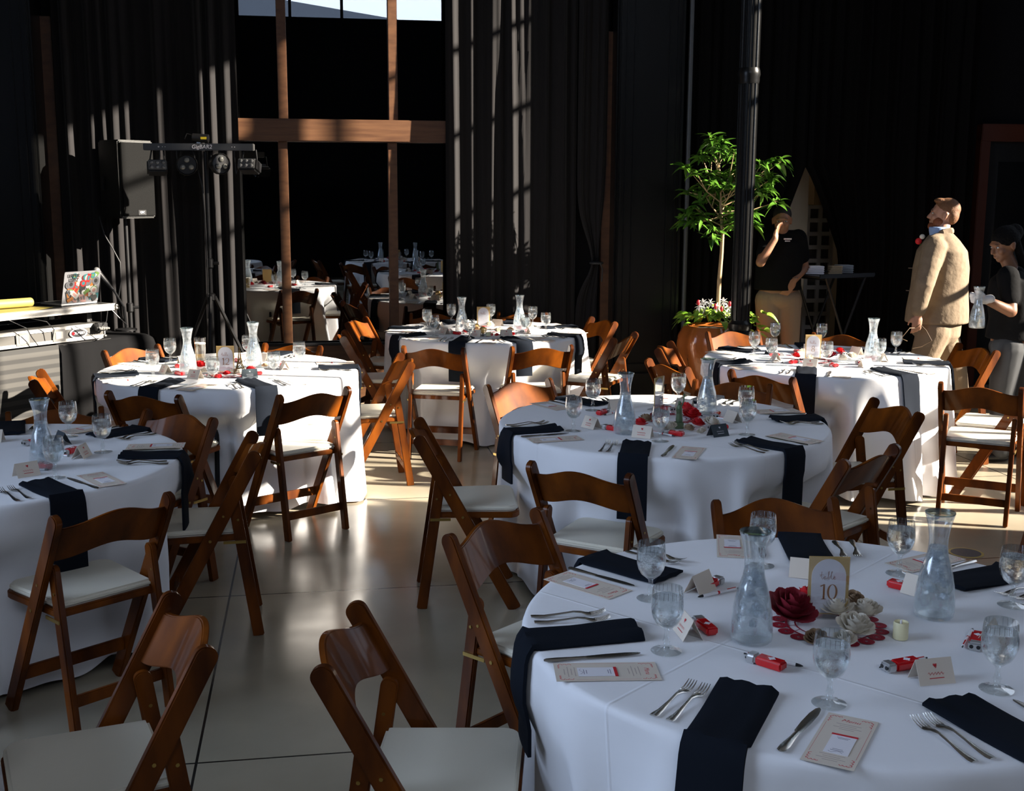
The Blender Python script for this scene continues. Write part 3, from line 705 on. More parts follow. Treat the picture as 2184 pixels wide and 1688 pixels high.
def stroke(g, pts, w, mt, mi):                # a flat ribbon following a path in xy; w may vary
    n = len(pts); vs = []
    for i, (x, y) in enumerate(pts):
        x0, y0 = pts[max(0, i-1)]; x1, y1 = pts[min(n-1, i+1)]; L = hypot(x1-x0, y1-y0) or 1; nx, ny = -(y1-y0)/L, (x1-x0)/L
        ww = w[i] if isinstance(w, list) else w
        vs += [mt @ Vector((x+nx*ww/2, y+ny*ww/2, 0)), mt @ Vector((x-nx*ww/2, y-ny*ww/2, 0))]
    g.add(vs, [(2*i, 2*i+1, 2*i+3, 2*i+2) for i in range(n-1)], mi)
def ring(g, cx, cy, rx, ry_, wx, wy, mt, mi, a0=0, a1=2*pi, n=28):   # lettering bowl with thick and thin parts
    vs = []
    for k in range(n+1):
        a = a0+(a1-a0)*k/n; vs += [mt @ Vector((cx+rx*cos(a), cy+ry_*sin(a), 0)), mt @ Vector((cx+(rx-wx)*cos(a), cy+(ry_-wy)*sin(a), 0))]
    g.add(vs, [(2*k, 2*k+1, 2*k+3, 2*k+2) for k in range(n)], mi)
I4 = Matrix.Identity(4)
def T3(x, y, z): return Matrix.Translation((x, y, z))
def make_menu():                             # long side along x (towards the diner)
    t = empty('menu_card'); t['category'] = 'menu'
    L, W = .235, .102; g = G(); g.box((0, 0, .0007), (L, W, .0010), 0); z = .0013
    M0 = T3(0, 0, z)
    for sx in (-1, 1):
        for sy in (-1, 1):
            cx, cy = sx*(L/2-.012), sy*(W/2-.010)
            for q in range(3):
                stroke(g, [(cx-sx*(.004+.010*q)+.004*cos(a*.7), cy+sy*.003*sin(a*.9)) for a in range(6)], .0016, M0, 1); stroke(g, [(cx+sx*.003*sin(a*.9), cy-sy*(.004+.007*q)+.003*cos(a*.8)) for a in range(5)], .0016, M0, 1)
    for sy in (-1, 1): stroke(g, [(-L/2+.045, sy*(W/2-.006)), (L/2-.045, sy*(W/2-.006))], .0006, M0, 1)
    rot = Matrix.Rotation(pi/2, 4, 'Z')
    lettering(g, 'Menu', .017, T3(-.092, 0, z) @ rot, 1, .35)
    for k, x in enumerate((-.074, -.066, -.058, -.05, .072, .08, .088, .096)): g.box((x, 0, z), (.0016, (.05, .034, .056, .03)[k % 4], .0002), 2)
    build('sheet', g, [PAPER, REDINK, GREYINK], t, smooth=False, weld=False)
    g = G(); g.box((.022, .004, .0020), (.088, .048, .0008), 0); g.box((-.020, .004, .0026), (.007, .052, .0004), 1)
    for k, x in enumerate((.052, .046, -.008, -.003)): g.box((x, .004, .0025), (.0014, .026-.006*(k % 2), .0002), 2)
    stroke(g, [(.058+.004*sin(a), -.012+.004*a) for a in range(8)], .0010, T3(0, 0, .0026), 2)
    build('insert_card', g, [PAPERW, REDINK, mat('dark_print', (.16, .15, .2), .6)], t, smooth=False, weld=False)
    return t
def make_card(dark=False):                   # tent card, front face towards +x
    t = empty('place_card'); t['category'] = 'place card'; W, Hh, sp = .088, .052, .026; g = G(); a = atan2(Hh, sp)
    for s in (-1, 1):
        vs = [(s*sp, -W/2, 0), (s*sp, W/2, 0), (0, W/2, Hh), (0, -W/2, Hh)]; q = [(x-s*.0008, y, z-.0004) for x, y, z in vs]
        g.add(vs+q, [(0, 1, 2, 3), (7, 6, 5, 4), (0, 4, 5, 1), (1, 5, 6, 2), (3, 2, 6, 7), (0, 3, 7, 4)], 0)
    mt = Matrix.Translation((sp*.5+.0012, 0, Hh*.5)) @ Matrix(((0, -sp/hypot(sp, Hh), Hh/hypot(sp, Hh), 0), (1, 0, 0, 0), (0, Hh/hypot(sp, Hh), sp/hypot(sp, Hh), 0), (0, 0, 0, 1)))
    stroke(g, [(-.004+.001*k, .014+.004*sin(k*1.7)) for k in range(9)], .0022, mt, 1); stroke(g, [(.003*sin(k), .008+.0012*k) for k in range(8)], .0014, mt, 1)
    stroke(g, [(-.020+.0026*k, -.004+.0035*sin(k*2.1)) for k in range(16)], .0012, mt, 1); g.box(mt @ Vector((0, -.014, 0)), (.0006, .036, .0016), 1)
    build('tent_sheet', g, [PAPERB if dark else PAPER, PAPERW if dark else REDINK], t, smooth=False, weld=False); return t
def make_torch():
    t = empty('pocket_flashlight'); t['category'] = 'flashlight'; g = G(); g.box((0, 0, .0075), (.046, .021, .014)); build('body', g, REDPL, t, bevel=.003)
    g = G(); g.box((-.031, 0, .0075), (.017, .0215, .0145)); build('silver_cap', g, SILVER, t, bevel=.003)
    g = G()
    for s in (-1, 1): g.tube([(-.038, s*.0052, .0078), (-.0402, s*.0052, .0078)], .0032, 10)
    build('lens', g, BLACKPL, t)
    g = G(); g.lathe([(.0045, .0147), (.0045, .0150), (.003, .0151), (.003, .0148)], 14, 0, (.002, 0, 0)); g.box((.002, 0, .01478), (.003, .012, .0003)); g.box((.002, 0, .01478), (.012, .002, .0003)); build('printed_emblem', g, PAPERW, t, weld=False)
    for ch in t.children: ch.data.transform(Matrix.Scale(1.5, 4))
    return t
def make_pen():
    t = empty('pen'); t['category'] = 'pen'; g = G(); g.tube([(-.062, 0, .0048), (.055, 0, .0048)], .0042, 10); build('barrel', g, WHITEPL, t)
    g = G(); g.tube([(.055, 0, .0048), (.066, 0, .0048), (.072, 0, .0048)], [.0042, .0028, .0008], 10); g.tube([(-.062, 0, .0048), (-.070, 0, .0048)], .002, 8); build('tip', g, BLACKPL, t)
    g = G(); g.box((-.045, 0, .0092), (.03, .003, .0012)); g.tube([(-.002, 0, .0048), (.004, 0, .0048)], .0046, 10); build('clip', g, REDPL, t); return t
def make_goblet():
    t = empty('water_goblet'); t['category'] = 'glass'
    g = G(); prof = [(0, .0035), (.026, .0022), (.0365, .0008), (.037, .0022), (.025, .0048), (.010, .0085), (.0065, .014), (.0075, .022), (.0095, .028), (.0068, .034), (.0055, .045), (.0065, .054), (.014, .0605), (.026, .070), (.034, .084), (.0385, .101), (.0392, .116), (.0372, .137), (.0345, .158), (.0335, .158)]
    g.lathe(prof, 40); build('glass_body', g, GLASS, t, sharp=60, weld=True)
    g = G()
    for k in range(22):
        a = 2*pi*k/22; g.tube([(.0366*cos(a), .0366*sin(a), .137), (.0349*cos(a), .0349*sin(a), .155)], .0007, 4)
    build('etched_ribs', g, clear('rib_glass', (.8, .82, .82), .3, .1), t)
    g = G(); g.lathe([(0, .0615), (.012, .0625), (.024, .0715), (.0325, .085), (.0370, .101), (.0378, .116), (.0362, .135), (0, .1355)], 32); build('iced_water', g, WATER, t, sharp=50); return t
def make_carafe():
    t = empty('carafe'); t['category'] = 'carafe'
    g = G(); prof = [(0, .003), (.044, .001), (.049, .006), (.0505, .02), (.0495, .05), (.046, .085), (.0405, .115), (.033, .143), (.0265, .165), (.0235, .188), (.0235, .205), (.0262, .228), (.0315, .252), (.0360, .268), (.0368, .274), (.0345, .274), (.030, .257)]
    g.lathe(prof, 40); build('glass_body', g, CARAFE, t, sharp=60)
    g = G(); g.lathe([(0, .010), (.043, .009), (.0480, .022), (.0470, .05), (.0435, .085), (.038, .115), (.0308, .143), (.0245, .165), (.0215, .186), (0, .187)], 32); build('iced_water', g, WATER, t, sharp=50)
    g = G(); rnd = random.Random(5)
    for k in range(34):
        z = .05+.12*rnd.random(); R_ = .036*(1-(z-.05)/.12*.45); a = rnd.uniform(0, 6.28); q = rnd.uniform(.1, .9)*R_
        g.box((q*cos(a), q*sin(a), z), (.016, .014, .012), 0, Euler((rnd.uniform(0, 3), rnd.uniform(0, 3), 0)).to_matrix())
    o = build('ice', g, clear('ice', (.95, .97, 1), .15, .15, .35, 60), t, bevel=.002, seg=1); o['kind'] = 'stuff'
    g = G(); g.lathe([(.0352, .270), (.0375, .2725), (.0372, .276), (.0345, .2755)], 40); build('rim', g, clear('thick_rim_glass', (.7, .76, .76), .25, .05), t); return t
FO, KN, ME, CA, CB_, TO, PE, GO, CF = [Stock(f()) for f in (make_fork, make_knife, make_menu, make_card, lambda: make_card(True), make_torch, make_pen, make_goblet, make_carafe)]
def put(st, key, ang, u, v, rz=0, lb='', cat=None, grp=None):
    a = rad(ang); cx, cy = TAB[key]; o = st.get((cx+u*cos(a)-v*sin(a), cy+u*sin(a)+v*cos(a), ZT), a+rz); tag(o, lb, cat, grp); return o
GP = {'T11': [(1408, 942, 'front'), (1223, 920, 'left'), (1264, 876, 'back left'), (1446, 862, 'back right'), (1593, 928, 'front right'), (1590, 894, 'right')],
 'T8': [(1608, 758, 'left'), (1644, 774, 'front left'), (1652, 736, 'back left'), (1751, 738, 'back'), (1762, 782, 'front'), (1875, 775, 'front right'), (1910, 758, 'right')],
 'T12': [(327, 803, 'left'), (364, 775, 'back left'), (455, 822, 'front'), (585, 808, 'front right'), (639, 785, 'right'), (530, 768, 'back')],
 'CB': [(911, 703, 'left'), (926, 717, 'front left'), (963, 690, 'back left'), (1002, 728, 'front'), (1047, 690, 'back'), (1120, 716, 'front right'), (1136, 696, 'back right'), (1164, 711, 'right')],
 'T10': [(1421, 1390, 'left'), (1387, 1278, 'back left'), (1768, 1502, 'front'), (1917, 1225, 'back right'), (2125, 1472, 'front right'), (1624, 1208, 'back'), (2158, 1292, 'right')],
 'T13': [(148, 932, 'back right'), (220, 965, 'right'), (118, 1020, 'front')]}
GW = {k: [P(x, y, ZT) for x, y, _ in L] for k, L in GP.items()}
def near(key, ang, u, v):
    a = rad(ang); cx, cy = TAB[key]; q = Vector((cx+u*cos(a)-v*sin(a), cy+u*sin(a)+v*cos(a), ZT)); return min([(q-w).length for w in GW.get(key, [])] or [9])
SEATS = {'T11': {-160: 'left', -106: 'front left', -52: 'front right', 8: 'right', 63: 'back right', 124: 'back left'},
 'T8': {-163: 'left', -112: 'front left', -65: 'front right', -14: 'right', 38: 'back right', 86: 'back', 136: 'back left'},
 'T12': {-156: 'left', -110: 'front left', -62: 'front right', 8: 'right', 76: 'back', 145: 'back left'},
 'CB': {-148: 'front left', -104: 'front', -68: 'front right', -26: 'right', 25: 'back right', 74: 'back', 116: 'back left', 166: 'left'},
 'T10': {-170.5: 'left', -121: 'front left', -71.5: 'front right', -22: 'right', 33: 'back right', 82: 'back', 136.5: 'back left'},
 'T13': {7: 'right', 56: 'back right', -46: 'front right', 105: 'back', -97: 'front'}}
for key, angs in SEATS.items():
    rn = random.Random(len(key)*17+len(angs)); tn = TN[key]
    for ang, sn in angs.items():
        j = lambda a=.008: rn.uniform(-a, a)
        napkin(key, ang, sn, w=.125 if key != 'T10' else .135, r0=.49 if near(key, ang, .49, 0) > .115 else .53, drop=rn.uniform(.22, .30), skew=rn.uniform(-.15, .15))
        put(FO, key, ang, .636+j(), -.112+j(.005), rn.uniform(-.06, .06), f'silver fork nearer the napkin at the {sn} of {tn}', 'fork', 'silver forks beside the napkins')
        put(FO, key, ang, .640+j(), -.150+j(.005), rn.uniform(-.06, .06), f'silver fork farther from the napkin at the {sn} of {tn}', 'fork', 'silver forks beside the napkins')
        put(KN, key, ang, .632+j(), .122+j(.006), rn.uniform(-.08, .08), f'silver table knife at the {sn} of {tn}', 'knife', 'silver table knives')
        put(ME, key, ang, .628+j(), .205+j(), rn.uniform(-.15, .12), f'cream menu card with white insert at the {sn} of {tn}', 'menu', 'cream menu cards')
        dk = (key, sn) in (('T11', 'front right'), ('T13', 'back right'), ('T8', 'back left'), ('T12', 'front right'))
        if (key, sn) != ('T10', 'front left'):
            put(CB_ if dk else CA, key, ang, *max(((u_, v_) for u_ in (.375, .33, .29) for v_ in (.02, -.03)), key=lambda q: min(near(key, ang, *q), .095)-q[0]*-.01), rn.uniform(-.3, .3), f'{"dark grey" if dk else "cream"} tent place card at the {sn} of {tn}', 'place card', 'tent place cards')
        if key != 'T10':
            put(TO, key, ang, .30+j(.02), .10+j(.03), rn.uniform(0, 3), f'red pocket flashlight near the {sn} seat of {tn}', 'flashlight', 'red pocket flashlights')
            put(PE, key, ang, .28+j(.02), .065+j(.02), rn.uniform(0, 3), f'white pen lying near the {sn} seat of {tn}', 'pen', 'white pens')
# goblets and carafes where the photo shows them
for key, L in GP.items():
    for x, y, sn in L:
        q = P(x, y, ZT); o = GO.get(tuple(q), random.uniform(0, 6)); tag(o, f'stemmed goblet of iced water at the {sn} of {TN[key]}', 'glass', 'stemmed goblets of iced water')
for key, x, y, lb in (('T11', 1332, 925, 'left carafe of iced water on the shaded middle table'), ('T11', 1507, 885, 'right carafe of iced water on the shaded middle table'),
    ('T8', 1859, 770, 'carafe of iced water right of the table 8 sign'), ('T12', 402, 799, 'carafe of iced water left of the beer on table 12'), ('T12', 542, 783, 'carafe of iced water right of the sign on table 12'),
    ('CB', 985, 711, 'left carafe of iced water on the far table'), ('CB', 1108, 705, 'right carafe of iced water on the far table'), ('T10', 1602, 1367, 'big carafe of iced water left of the table 10 sign'),
    ('T10', 1991, 1314, 'big carafe of iced water right of the table 10 sign'), ('T13', 93, 1000, 'carafe of iced water on the left edge table')):
    q = P(x, y, ZT); o = CF.get(tuple(q), random.uniform(0, 6)); tag(o, lb, 'carafe', 'glass carafes of iced water')
q = P(428, 770, ZT); t = empty('beer_glass', q); g = G(); g.lathe([(0, .002), (.026, 0), (.030, .003), (.0375, .148), (.036, .148), (.029, .01)], 32); build('glass_body', g, GLASS, t, sharp=60)
g = G(); g.lathe([(0, .006), (.0285, .006), (.0340, .108), (0, .108)], 28); build('beer', g, BEER, t); g = G(); g.lathe([(0, .1085), (.0342, .1085), (.0345, .115), (0, .1155)], 28); build('foam', g, CREAM, t)
tag(t, 'tall glass of pale beer between the left carafe and the sign on table 12', 'beer glass')
# place things by pixel on a table top
def lay(st, p0, p1, lb, cat, grp=None, mid=False):
    A = P(*p0, ZT); Bq = P(*p1, ZT); c = (A+Bq)/2; d = Bq-A; o = st.get((c.x, c.y, ZT), atan2(d.y, d.x)); tag(o, lb, cat, grp); return o
for p0, p1, lb in (((1540, 1243), (1478, 1266), 'red pocket flashlight behind the back left goblet of table 10'), ((1480, 1325), (1535, 1370), 'red pocket flashlight left of the big left carafe on table 10'),
    ((1598, 1410), (1690, 1438), 'red pocket flashlight in front of the big left carafe on table 10'), ((1885, 1434), (1975, 1418), 'red pocket flashlight beside the front right place card on table 10'),
    ((2078, 1392), (2090, 1355), 'red pocket flashlight standing end on at the right edge of table 10'), ((1940, 1262), (1900, 1252), 'red pocket flashlight behind the big right carafe on table 10'), ((1735, 1232), (1705, 1225), 'red pocket flashlight behind the table 10 sign')):
    lay(TO, p0, p1, lb, 'flashlight', 'red pocket flashlights')
for p0, p1, lb in (((1578, 1258), (1486, 1278), 'white pen under the flashlight behind the back left goblet of table 10'), ((1580, 1397), (1718, 1427), 'white pen in front of the big left carafe on table 10'),
    ((1985, 1406), (1868, 1430), 'white pen beside the front right flashlight on table 10'), ((1908, 1252), (1955, 1272), 'white pen behind the big right carafe on table 10'), ((2055, 1380), (2072, 1350), 'white pen at the right edge of table 10')):
    lay(PE, p0, p1, lb, 'pen', 'white pens')
# ------------------------------------------------------------------ signs, centrepieces
CURS = [(-.016, .004), (-.014, .009), (-.0135, .014), (-.0138, .008), (-.0135, .002), (-.012, -.001), (-.010, .002), (-.007, .005), (-.0055, .004), (-.0078, .004), (-.009, .001), (-.0075, -.001), (-.005, .003), (-.0048, .0), (-.003, .0), (-.0005, .008), (.0005, .015), (-.001, .014), (-.0015, .003), (.0, -.001), (.0022, .001), (.0015, .004), (.0, .004), (.002, .003), (.0045, .009), (.006, .015), (.0045, .014), (.0042, .002), (.006, -.001), (.009, .001), (.0115, .004), (.0100, .0055), (.0085, .002), (.0100, -.001), (.0130, .0005)]
def sign(key, px, py, digits, label, yaw, lean=0):
    q = P(px, py, ZT+.002); t = empty('table_number_sign', q, yaw); W, Hh = .102, .152
    tilt = Matrix.Rotation(lean, 4, 'X')
    g = G(); g.box((0, 0, Hh/2+.012), (W, .0022, Hh)); g.xf(tilt); build('gold_panel', g, GOLD, t, weld=False, smooth=False)
    g = G(); pts = [(-W/2+.008, .004), (W/2-.008, .004)]+[((W/2-.008)*cos(pi*k/24), .100+(.046)*sin(pi*k/24)) for k in range(25)]
    g.prism(pts, .001, 0, tilt @ T3(0, -.0012, .012) @ Matrix.Rotation(pi/2, 4, 'X'))
    mt = tilt @ T3(0, -.0026, .012) @ Matrix.Rotation(pi/2, 4, 'X')
    stroke(g, [(x*1.35, .094+y*1.35) for x, y in CURS], .0016, mt, 1); stroke(g, [(-.024, .104), (-.014, .1045)], .0012, mt, 1)
    def dig(ch, cx):
        h, w = .040, .0105; b = .040
        if ch == '0': ring(g, cx, b+h/2, w*1.25, h/2, .0052, .0016, mt, 2)
        if ch == '1':
            stroke(g, [(cx, b), (cx, b+h)], .0048, mt, 2); stroke(g, [(cx-.006, b+.0007), (cx+.006, b+.0007)], .0014, mt, 2); stroke(g, [(cx-.009, b+h-.006), (cx, b+h-.001)], .003, mt, 2)
        if ch == '8': ring(g, cx, b+h*.27, w*1.05, h*.27, .0042, .0016, mt, 2); ring(g, cx, b+h*.75, w*.88, h*.25, .0038, .0016, mt, 2)
        if ch == '2':
            ring(g, cx, b+h*.73, w, h*.27, .0042, .0018, mt, 2, -.35, pi*.95); stroke(g, [(cx+w*.85, b+h*.62), (cx+.003, b+h*.3), (cx-w*.9, b+.003)], [.004, .0026, .002], mt, 2); stroke(g, [(cx-w, b+.0018), (cx+w, b+.0018)], .0038, mt, 2)
    if len(digits) == 2: dig(digits[0], -.011); dig(digits[1], .010)
    elif digits: dig(digits, 0)
    build('white_arch', g, [PAPERW, PINKINK, COPPERINK], t, weld=False, smooth=False)
    g = G(); g.box((0, .012, .0045), (W*1.02, .052, .003)); g.box((0, -.0048, .012+Hh*.5), (W*1.02, .0015, Hh)); build('acrylic_stand', g, ACRYL, t, smooth=False)
    tag(t, label, 'table sign'); return t
sign('T10', 1763, 1320, '10', 'gold and white table 10 sign in a clear stand on the nearest table', rad(-3))
sign('T12', 482, 797, '12', 'gold and white table 12 sign between two carafes', rad(8))
sign('T8', 1733, 768, '8', 'gold and white table 8 sign on the right hand table', rad(-3))
sign('CB', 1031, 699, '', 'gold and white arched sign on the far table, number washed out', rad(5))
sign('T11', 1404, 874, '', 'pale arched sign turned away on the shaded middle table', rad(58))
def flower(px, py, r, key, m, label, kind='rose', dz=0, seed=1):
    rn = random.Random(seed*13+int(px)); g = G(); q = P(px, py, ZT)
    n = 3 if kind == 'rose' else 2
    for layer, (cnt, rad_, ht, open_) in enumerate(((7, 1.0, .60, .95), (7, .86, .80, .70), (6, .70, .95, .48), (5, .52, 1.02, .30), (4, .34, 1.05, .16), (3, .17, 1.04, .06))):
        for k in range(cnt):
            a0 = 2*pi*(k+.5*layer)/cnt+rn.uniform(-.15, .15); vs = []; fs = []; NU, NVv = 5, 5
            for j in range(NVv):
                t = j/(NVv-1)
                for i in range(NU):
                    s_ = (i/(NU-1)-.5)*2; a = a0+s_*(pi/cnt*1.35)*(1-.22*t*t)
                    R_ = r*rad_*(.30+.70*t**.6*(.70+.30*open_))+(r*.16*t**3*open_); z = r*ht*(t**(.8+open_)*1.0)*(1-.18*s_*s_*t)-r*.20*open_*t**4+.012*0
                    R_ *= (1-.10*s_*s_); vs.append((R_*cos(a), R_*sin(a), z+.001))
            for j in range(NVv-1):
                for i in range(NU-1): b = j*NU+i; fs.append((b, b+1, b+NU+1, b+NU))
            g.add(vs, fs)
    o = build('paper_rose', g, m, weld=False, sharp=180); o.location = (q.x, q.y, ZT+dz); o.rotation_euler = (rn.uniform(-.4, .4), rn.uniform(-.3, .3), rn.uniform(0, 6)); 
    o.location.z = ZT+dz+r*.28; tag(o, label, 'paper flower', 'handmade roses round the table signs'); return o
def doily(px, py, r, label):
    q = P(px, py, ZT); g = G(); N = 18
    def rg(r0, r1, w=0, n=72):
        vs = []
        for k in range(n+1): a = 2*pi*k/n; vs += [(r0*cos(a), r0*sin(a), .0012), ((r1+w*abs(sin(a*N/2)))*cos(a), (r1+w*abs(sin(a*N/2)))*sin(a), .0012)]
        g.add(vs, [(2*k, 2*k+2, 2*k+3, 2*k+1) for k in range(n)])
    rg(r*.57, r*.60); rg(r*.72, r*.76)
    for k in range(N):
        a = 2*pi*k/N
        for b0, b1, w in ((.60, .72, .012),):
            stroke(g, [(r*b0*cos(a), r*b0*sin(a)), (r*b1*cos(a+.06), r*b1*sin(a+.06))], r*w*1.6, T3(0, 0, .0014), 0)
        cx, cy = r*.88*cos(a), r*.88*sin(a); ring(g, cx, cy, r*.14, r*.14, r*.08, r*.08, T3(0, 0, .0016), 0, n=14); ring(g, cx, cy, r*.06, r*.06, r*.03, r*.03, T3(0, 0, .0016), 0, n=8)
    o = build('lace_doily', g, LACE, weld=False); o.location = (q.x, q.y, ZT); tag(o, label, 'doily', 'burgundy lace doilies'); return o
doily(1768, 1335, .142, 'burgundy lace doily under the sign on the nearest table')
doily(485, 800, .125, 'red lace doily under the sign beside the beer'); doily(1735, 770, .12, 'burgundy lace doily under the sign on the sunlit right table')
doily(1430, 893, .13, 'burgundy lace doily on the shaded middle table'); doily(1040, 705, .12, 'red lace doily on the far table')
for a in ((1682, 1322, .047, 'T10', DARKRED, 'large dark red rose left of the table 10 sign', 'rose', .0), (1722, 1292, .030, 'T10', RED, 'bright red rose behind the left edge of the table 10 sign'),
 (1785, 1322, .029, 'T10', CREAM, 'cream rose just in front of the table 10 sign', 'rose', .012), (1822, 1356, .034, 'T10', CREAM, 'open cream rose at the front of the table 10 doily'),
 (1846, 1322, .031, 'T10', CREAM, 'cream rose at the right of the table 10 doily'), (1818, 1290, .022, 'T10', TANW, 'small tan rose behind the table 10 sign'), (1740, 1372, .020, 'T10', TANW, 'small tan rose behind the front goblet of table 10'), (1800, 1378, .022, 'T10', CREAM, 'small cream rose at the front edge of the table 10 doily'),
 (1474, 893, .032, 'T11', RED, 'bright red rose left of the right carafe on the shaded middle table'), (1462, 880, .030, 'T11', RED, 'bright red rose behind the green statuette'), (1487, 912, .026, 'T11', RED, 'red rose in front of the right carafe on the shaded middle table'),
 (1516, 912, .030, 'T11', CREAM, 'cream rose at the right of the shaded middle table doily'), (1430, 918, .024, 'T11', CREAM, 'cream rose left of the green statuette'), (1468, 922, .022, 'T11', TANW, 'tan rose at the front of the shaded middle table doily'),
 (1377, 903, .026, 'T11', TANW, 'tan rose right of the left carafe on the shaded middle table'), (1365, 912, .026, 'T11', RED, 'red rose partly behind the left carafe of the shaded middle table'), (1497, 925, .016, 'T11', CREAM, 'tiny cream rose at the front of the shaded middle table'), (1400, 893, .022, 'T11', DARKRED, 'dark red rose behind the front goblet of the shaded middle table'),
 (427, 785, .026, 'T12', RED, 'red rose below the beer on table 12'), (437, 797, .020, 'T12', CREAM, 'cream rose right of the left carafe on table 12'), (470, 790, .030, 'T12', DARKRED, 'dark red rose left of the table 12 sign'), (484, 802, .018, 'T12', RED, 'small red rose in front of the table 12 sign'),
 (496, 797, .020, 'T12', CREAM, 'cream rose right of the table 12 sign'), (514, 802, .024, 'T12', CREAM, 'cream rose below the tower figurine on table 12'), (535, 797, .027, 'T12', RED, 'red rose right of the tower figurine on table 12'), (565, 785, .018, 'T12', TANW, 'tan rose behind the front right goblet of table 12'),
 (1697, 765, .024, 'T8', RED, 'red rose left of the table 8 sign'), (1712, 758, .026, 'T8', CREAM, 'cream rose behind the left of the table 8 sign'), (1727, 768, .025, 'T8', CREAM, 'cream rose in front of the table 8 sign'), (1770, 765, .030, 'T8', DARKRED, 'dark red rose behind the front goblet of table 8'),
 (1797, 772, .027, 'T8', CREAM, 'cream rose right of the front goblet of table 8'), (1790, 755, .026, 'T8', RED, 'red rose at the back right of the table 8 doily'), (1818, 765, .024, 'T8', CREAM, 'pale rose left of the carafe on table 8'),
 (1045, 700, .030, 'CB', CREAM, 'cream rose right of the sign on the far table'), (1064, 710, .026, 'CB', CREAM, 'cream rose in the middle of the far table'), (1018, 707, .022, 'CB', TANW, 'tan rose left of the candle on the far table'), (1088, 708, .022, 'CB', TANW, 'tan rose left of the right carafe on the far table'), (1060, 718, .014, 'CB', RED, 'tiny red rose at the front of the far table'), (992, 712, .020, 'CB', RED, 'red rose beside the left carafe of the far table')):
    flower(a[0], a[1], a[2]*1.3, *a[3:])
for px, py, r, lb in ((1030, 712, .028, 'gold glitter ball in front of the sign on the far table'), (1016, 703, .024, 'gold glitter ball left of the sign on the far table')):
    q = P(px, py, ZT); g = G(); g.ell((0, 0, r), (r, r, r), 16, 10); o = build('gold_ball', g, mat('gold_glitter', (.42, .28, .10), .4, .5, bump=(120, .6, .003))); o.location = q; tag(o, lb, 'ornament')
q = P(1041, 718, ZT); t = empty('candle_holder', q); g = G(); g.lathe([(0, .002), (.022, 0), (.026, .004), (.028, .055), (.026, .055), (.024, .006)], 24); build('glass_cup', g, GLASS, t); g = G(); g.lathe([(0, .005), (.019, .005), (.019, .03), (0, .03)], 20); build('tealight', g, WAX, t)
tag(t, 'small clear glass candle holder at the front of the far table', 'candle holder')
q = P(1920, 1362, ZT); t = empty('flameless_candle', q); g = G(); g.lathe([(0, 0), (.0175, 0), (.0185, .003), (.0180, .040), (.0165, .0425), (.014, .038), (0, .036)], 28); build('wax_body', g, WAX, t, sharp=50)
g = G(); g.ell((0, 0, .040), (.003, .003, .008), 10, 8); build('bulb', g, PAPERW, t); tag(t, 'small ivory flameless candle right of the doily on table 10', 'candle')
# little dark gold lattice tower on table 12, small green statuette on the middle table
q = P(512, 797, ZT); g = G(); bz = [(.030, 0), (.020, .030), (.011, .062), (.006, .10), (.0035, .135)]
for sx in (-1, 1):
    for sy in (-1, 1): g.tube([(sx*w, sy*w, z) for w, z in bz], [.0034, .003, .0026, .0022, .0018], 6)
for w, z, h in ((.022, .030, .004), (.0125, .062, .0035), (.005, .135, .004)): g.box((0, 0, z), (w*2.2, w*2.2, h))
for i in range(3):
    w0, z0 = bz[i]; w1, z1 = bz[i+1]
    for s_ in (-1, 1): g.tube([(-w0, s_*w0, z0), (w1, s_*w1, z1)], .0012, 4); g.tube([(w0, s_*w0, z0), (-w1, s_*w1, z1)], .0012, 4); g.tube([(s_*w0, -w0, z0), (s_*w1, w1, z1)], .0012, 4)
g.tube([(0, 0, .135), (0, 0, .158)], .0012, 6); o = build('tower_figurine', g, mat('antique_gold', (.16, .11, .04), .35, .8)); o.location = q; tag(o, 'small dark gold lattice tower figurine beside the table 12 sign', 'figurine')
q = P(1448, 913, ZT); g = G(); g.box((0, 0, .012), (.034, .034, .024)); g.lathe([(.013, .024), (.014, .035), (.011, .07), (.010, .09), (.007, .097)], 14, 0, lobes=(7, .08)); g.ell((0, 0, .104), (.007, .007, .0085), 10, 8); g.tube([(.008, 0, .090), (.016, 0, .110), (.018, 0, .132)], [.0034, .003, .0028], 8); g.ell((.018, 0, .137), (.004, .004, .006), 8, 6); g.tube([(-.009, 0, .088), (-.013, -.006, .072), (-.006, -.011, .068)], .003, 8); g.box((-.008, -.012, .072), (.012, .004, .018))
g.v = [tuple(Vector(p)*1.12) for p in g.v]
o = build('green_statuette', g, mat('green_patina', (.12, .17, .09), .5, .2), bevel=.0006, seg=1); o.location = q; tag(o, 'small green draped statuette among the red roses', 'figurine')
# ------------------------------------------------------------------ fluted column and potted tree
zb = .02; q = D(1578, 690, 9.55); ct = empty('fluted_column', (q.x, 9.55, 0)); tag(ct, 'slim glossy black fluted column in front of the potted tree', 'column')
g = G(); n = 96; vs = []
for j, z in enumerate((.80, ZC-.01)):
    for k in range(n): a = 2*pi*k/n; r = .076-.010*max(0, cos(12*a))**.6 if cos(12*a) > 0 else .076; vs.append((r*cos(a), r*sin(a), z))
g.add(vs, [(k, (k+1) % n, n+(k+1) % n, n+k) for k in range(n)]); build('shaft', g, BLACKPAINT, ct, sharp=30)
g = G(); g.lathe([(.16, 0), (.16, .10), (.13, .12), (.12, .45), (.125, .62), (.10, .66), (.105, .69), (.105, .72), (.088, .735), (.095, .755), (.095, .785), (.080, .80), (.074, .82)], 40); build('base', g, BLACKPAINT, ct, sharp=40)
g = G(); zc = D(1590, 165, 9.55).z; g.lathe([(.077, zc-.05), (.082, zc-.03), (.082, zc), (.088, zc+.02), (.084, zc+.05), (.077, zc+.07)], 40); build('collar', g, BLACKPAINT, ct, sharp=40)
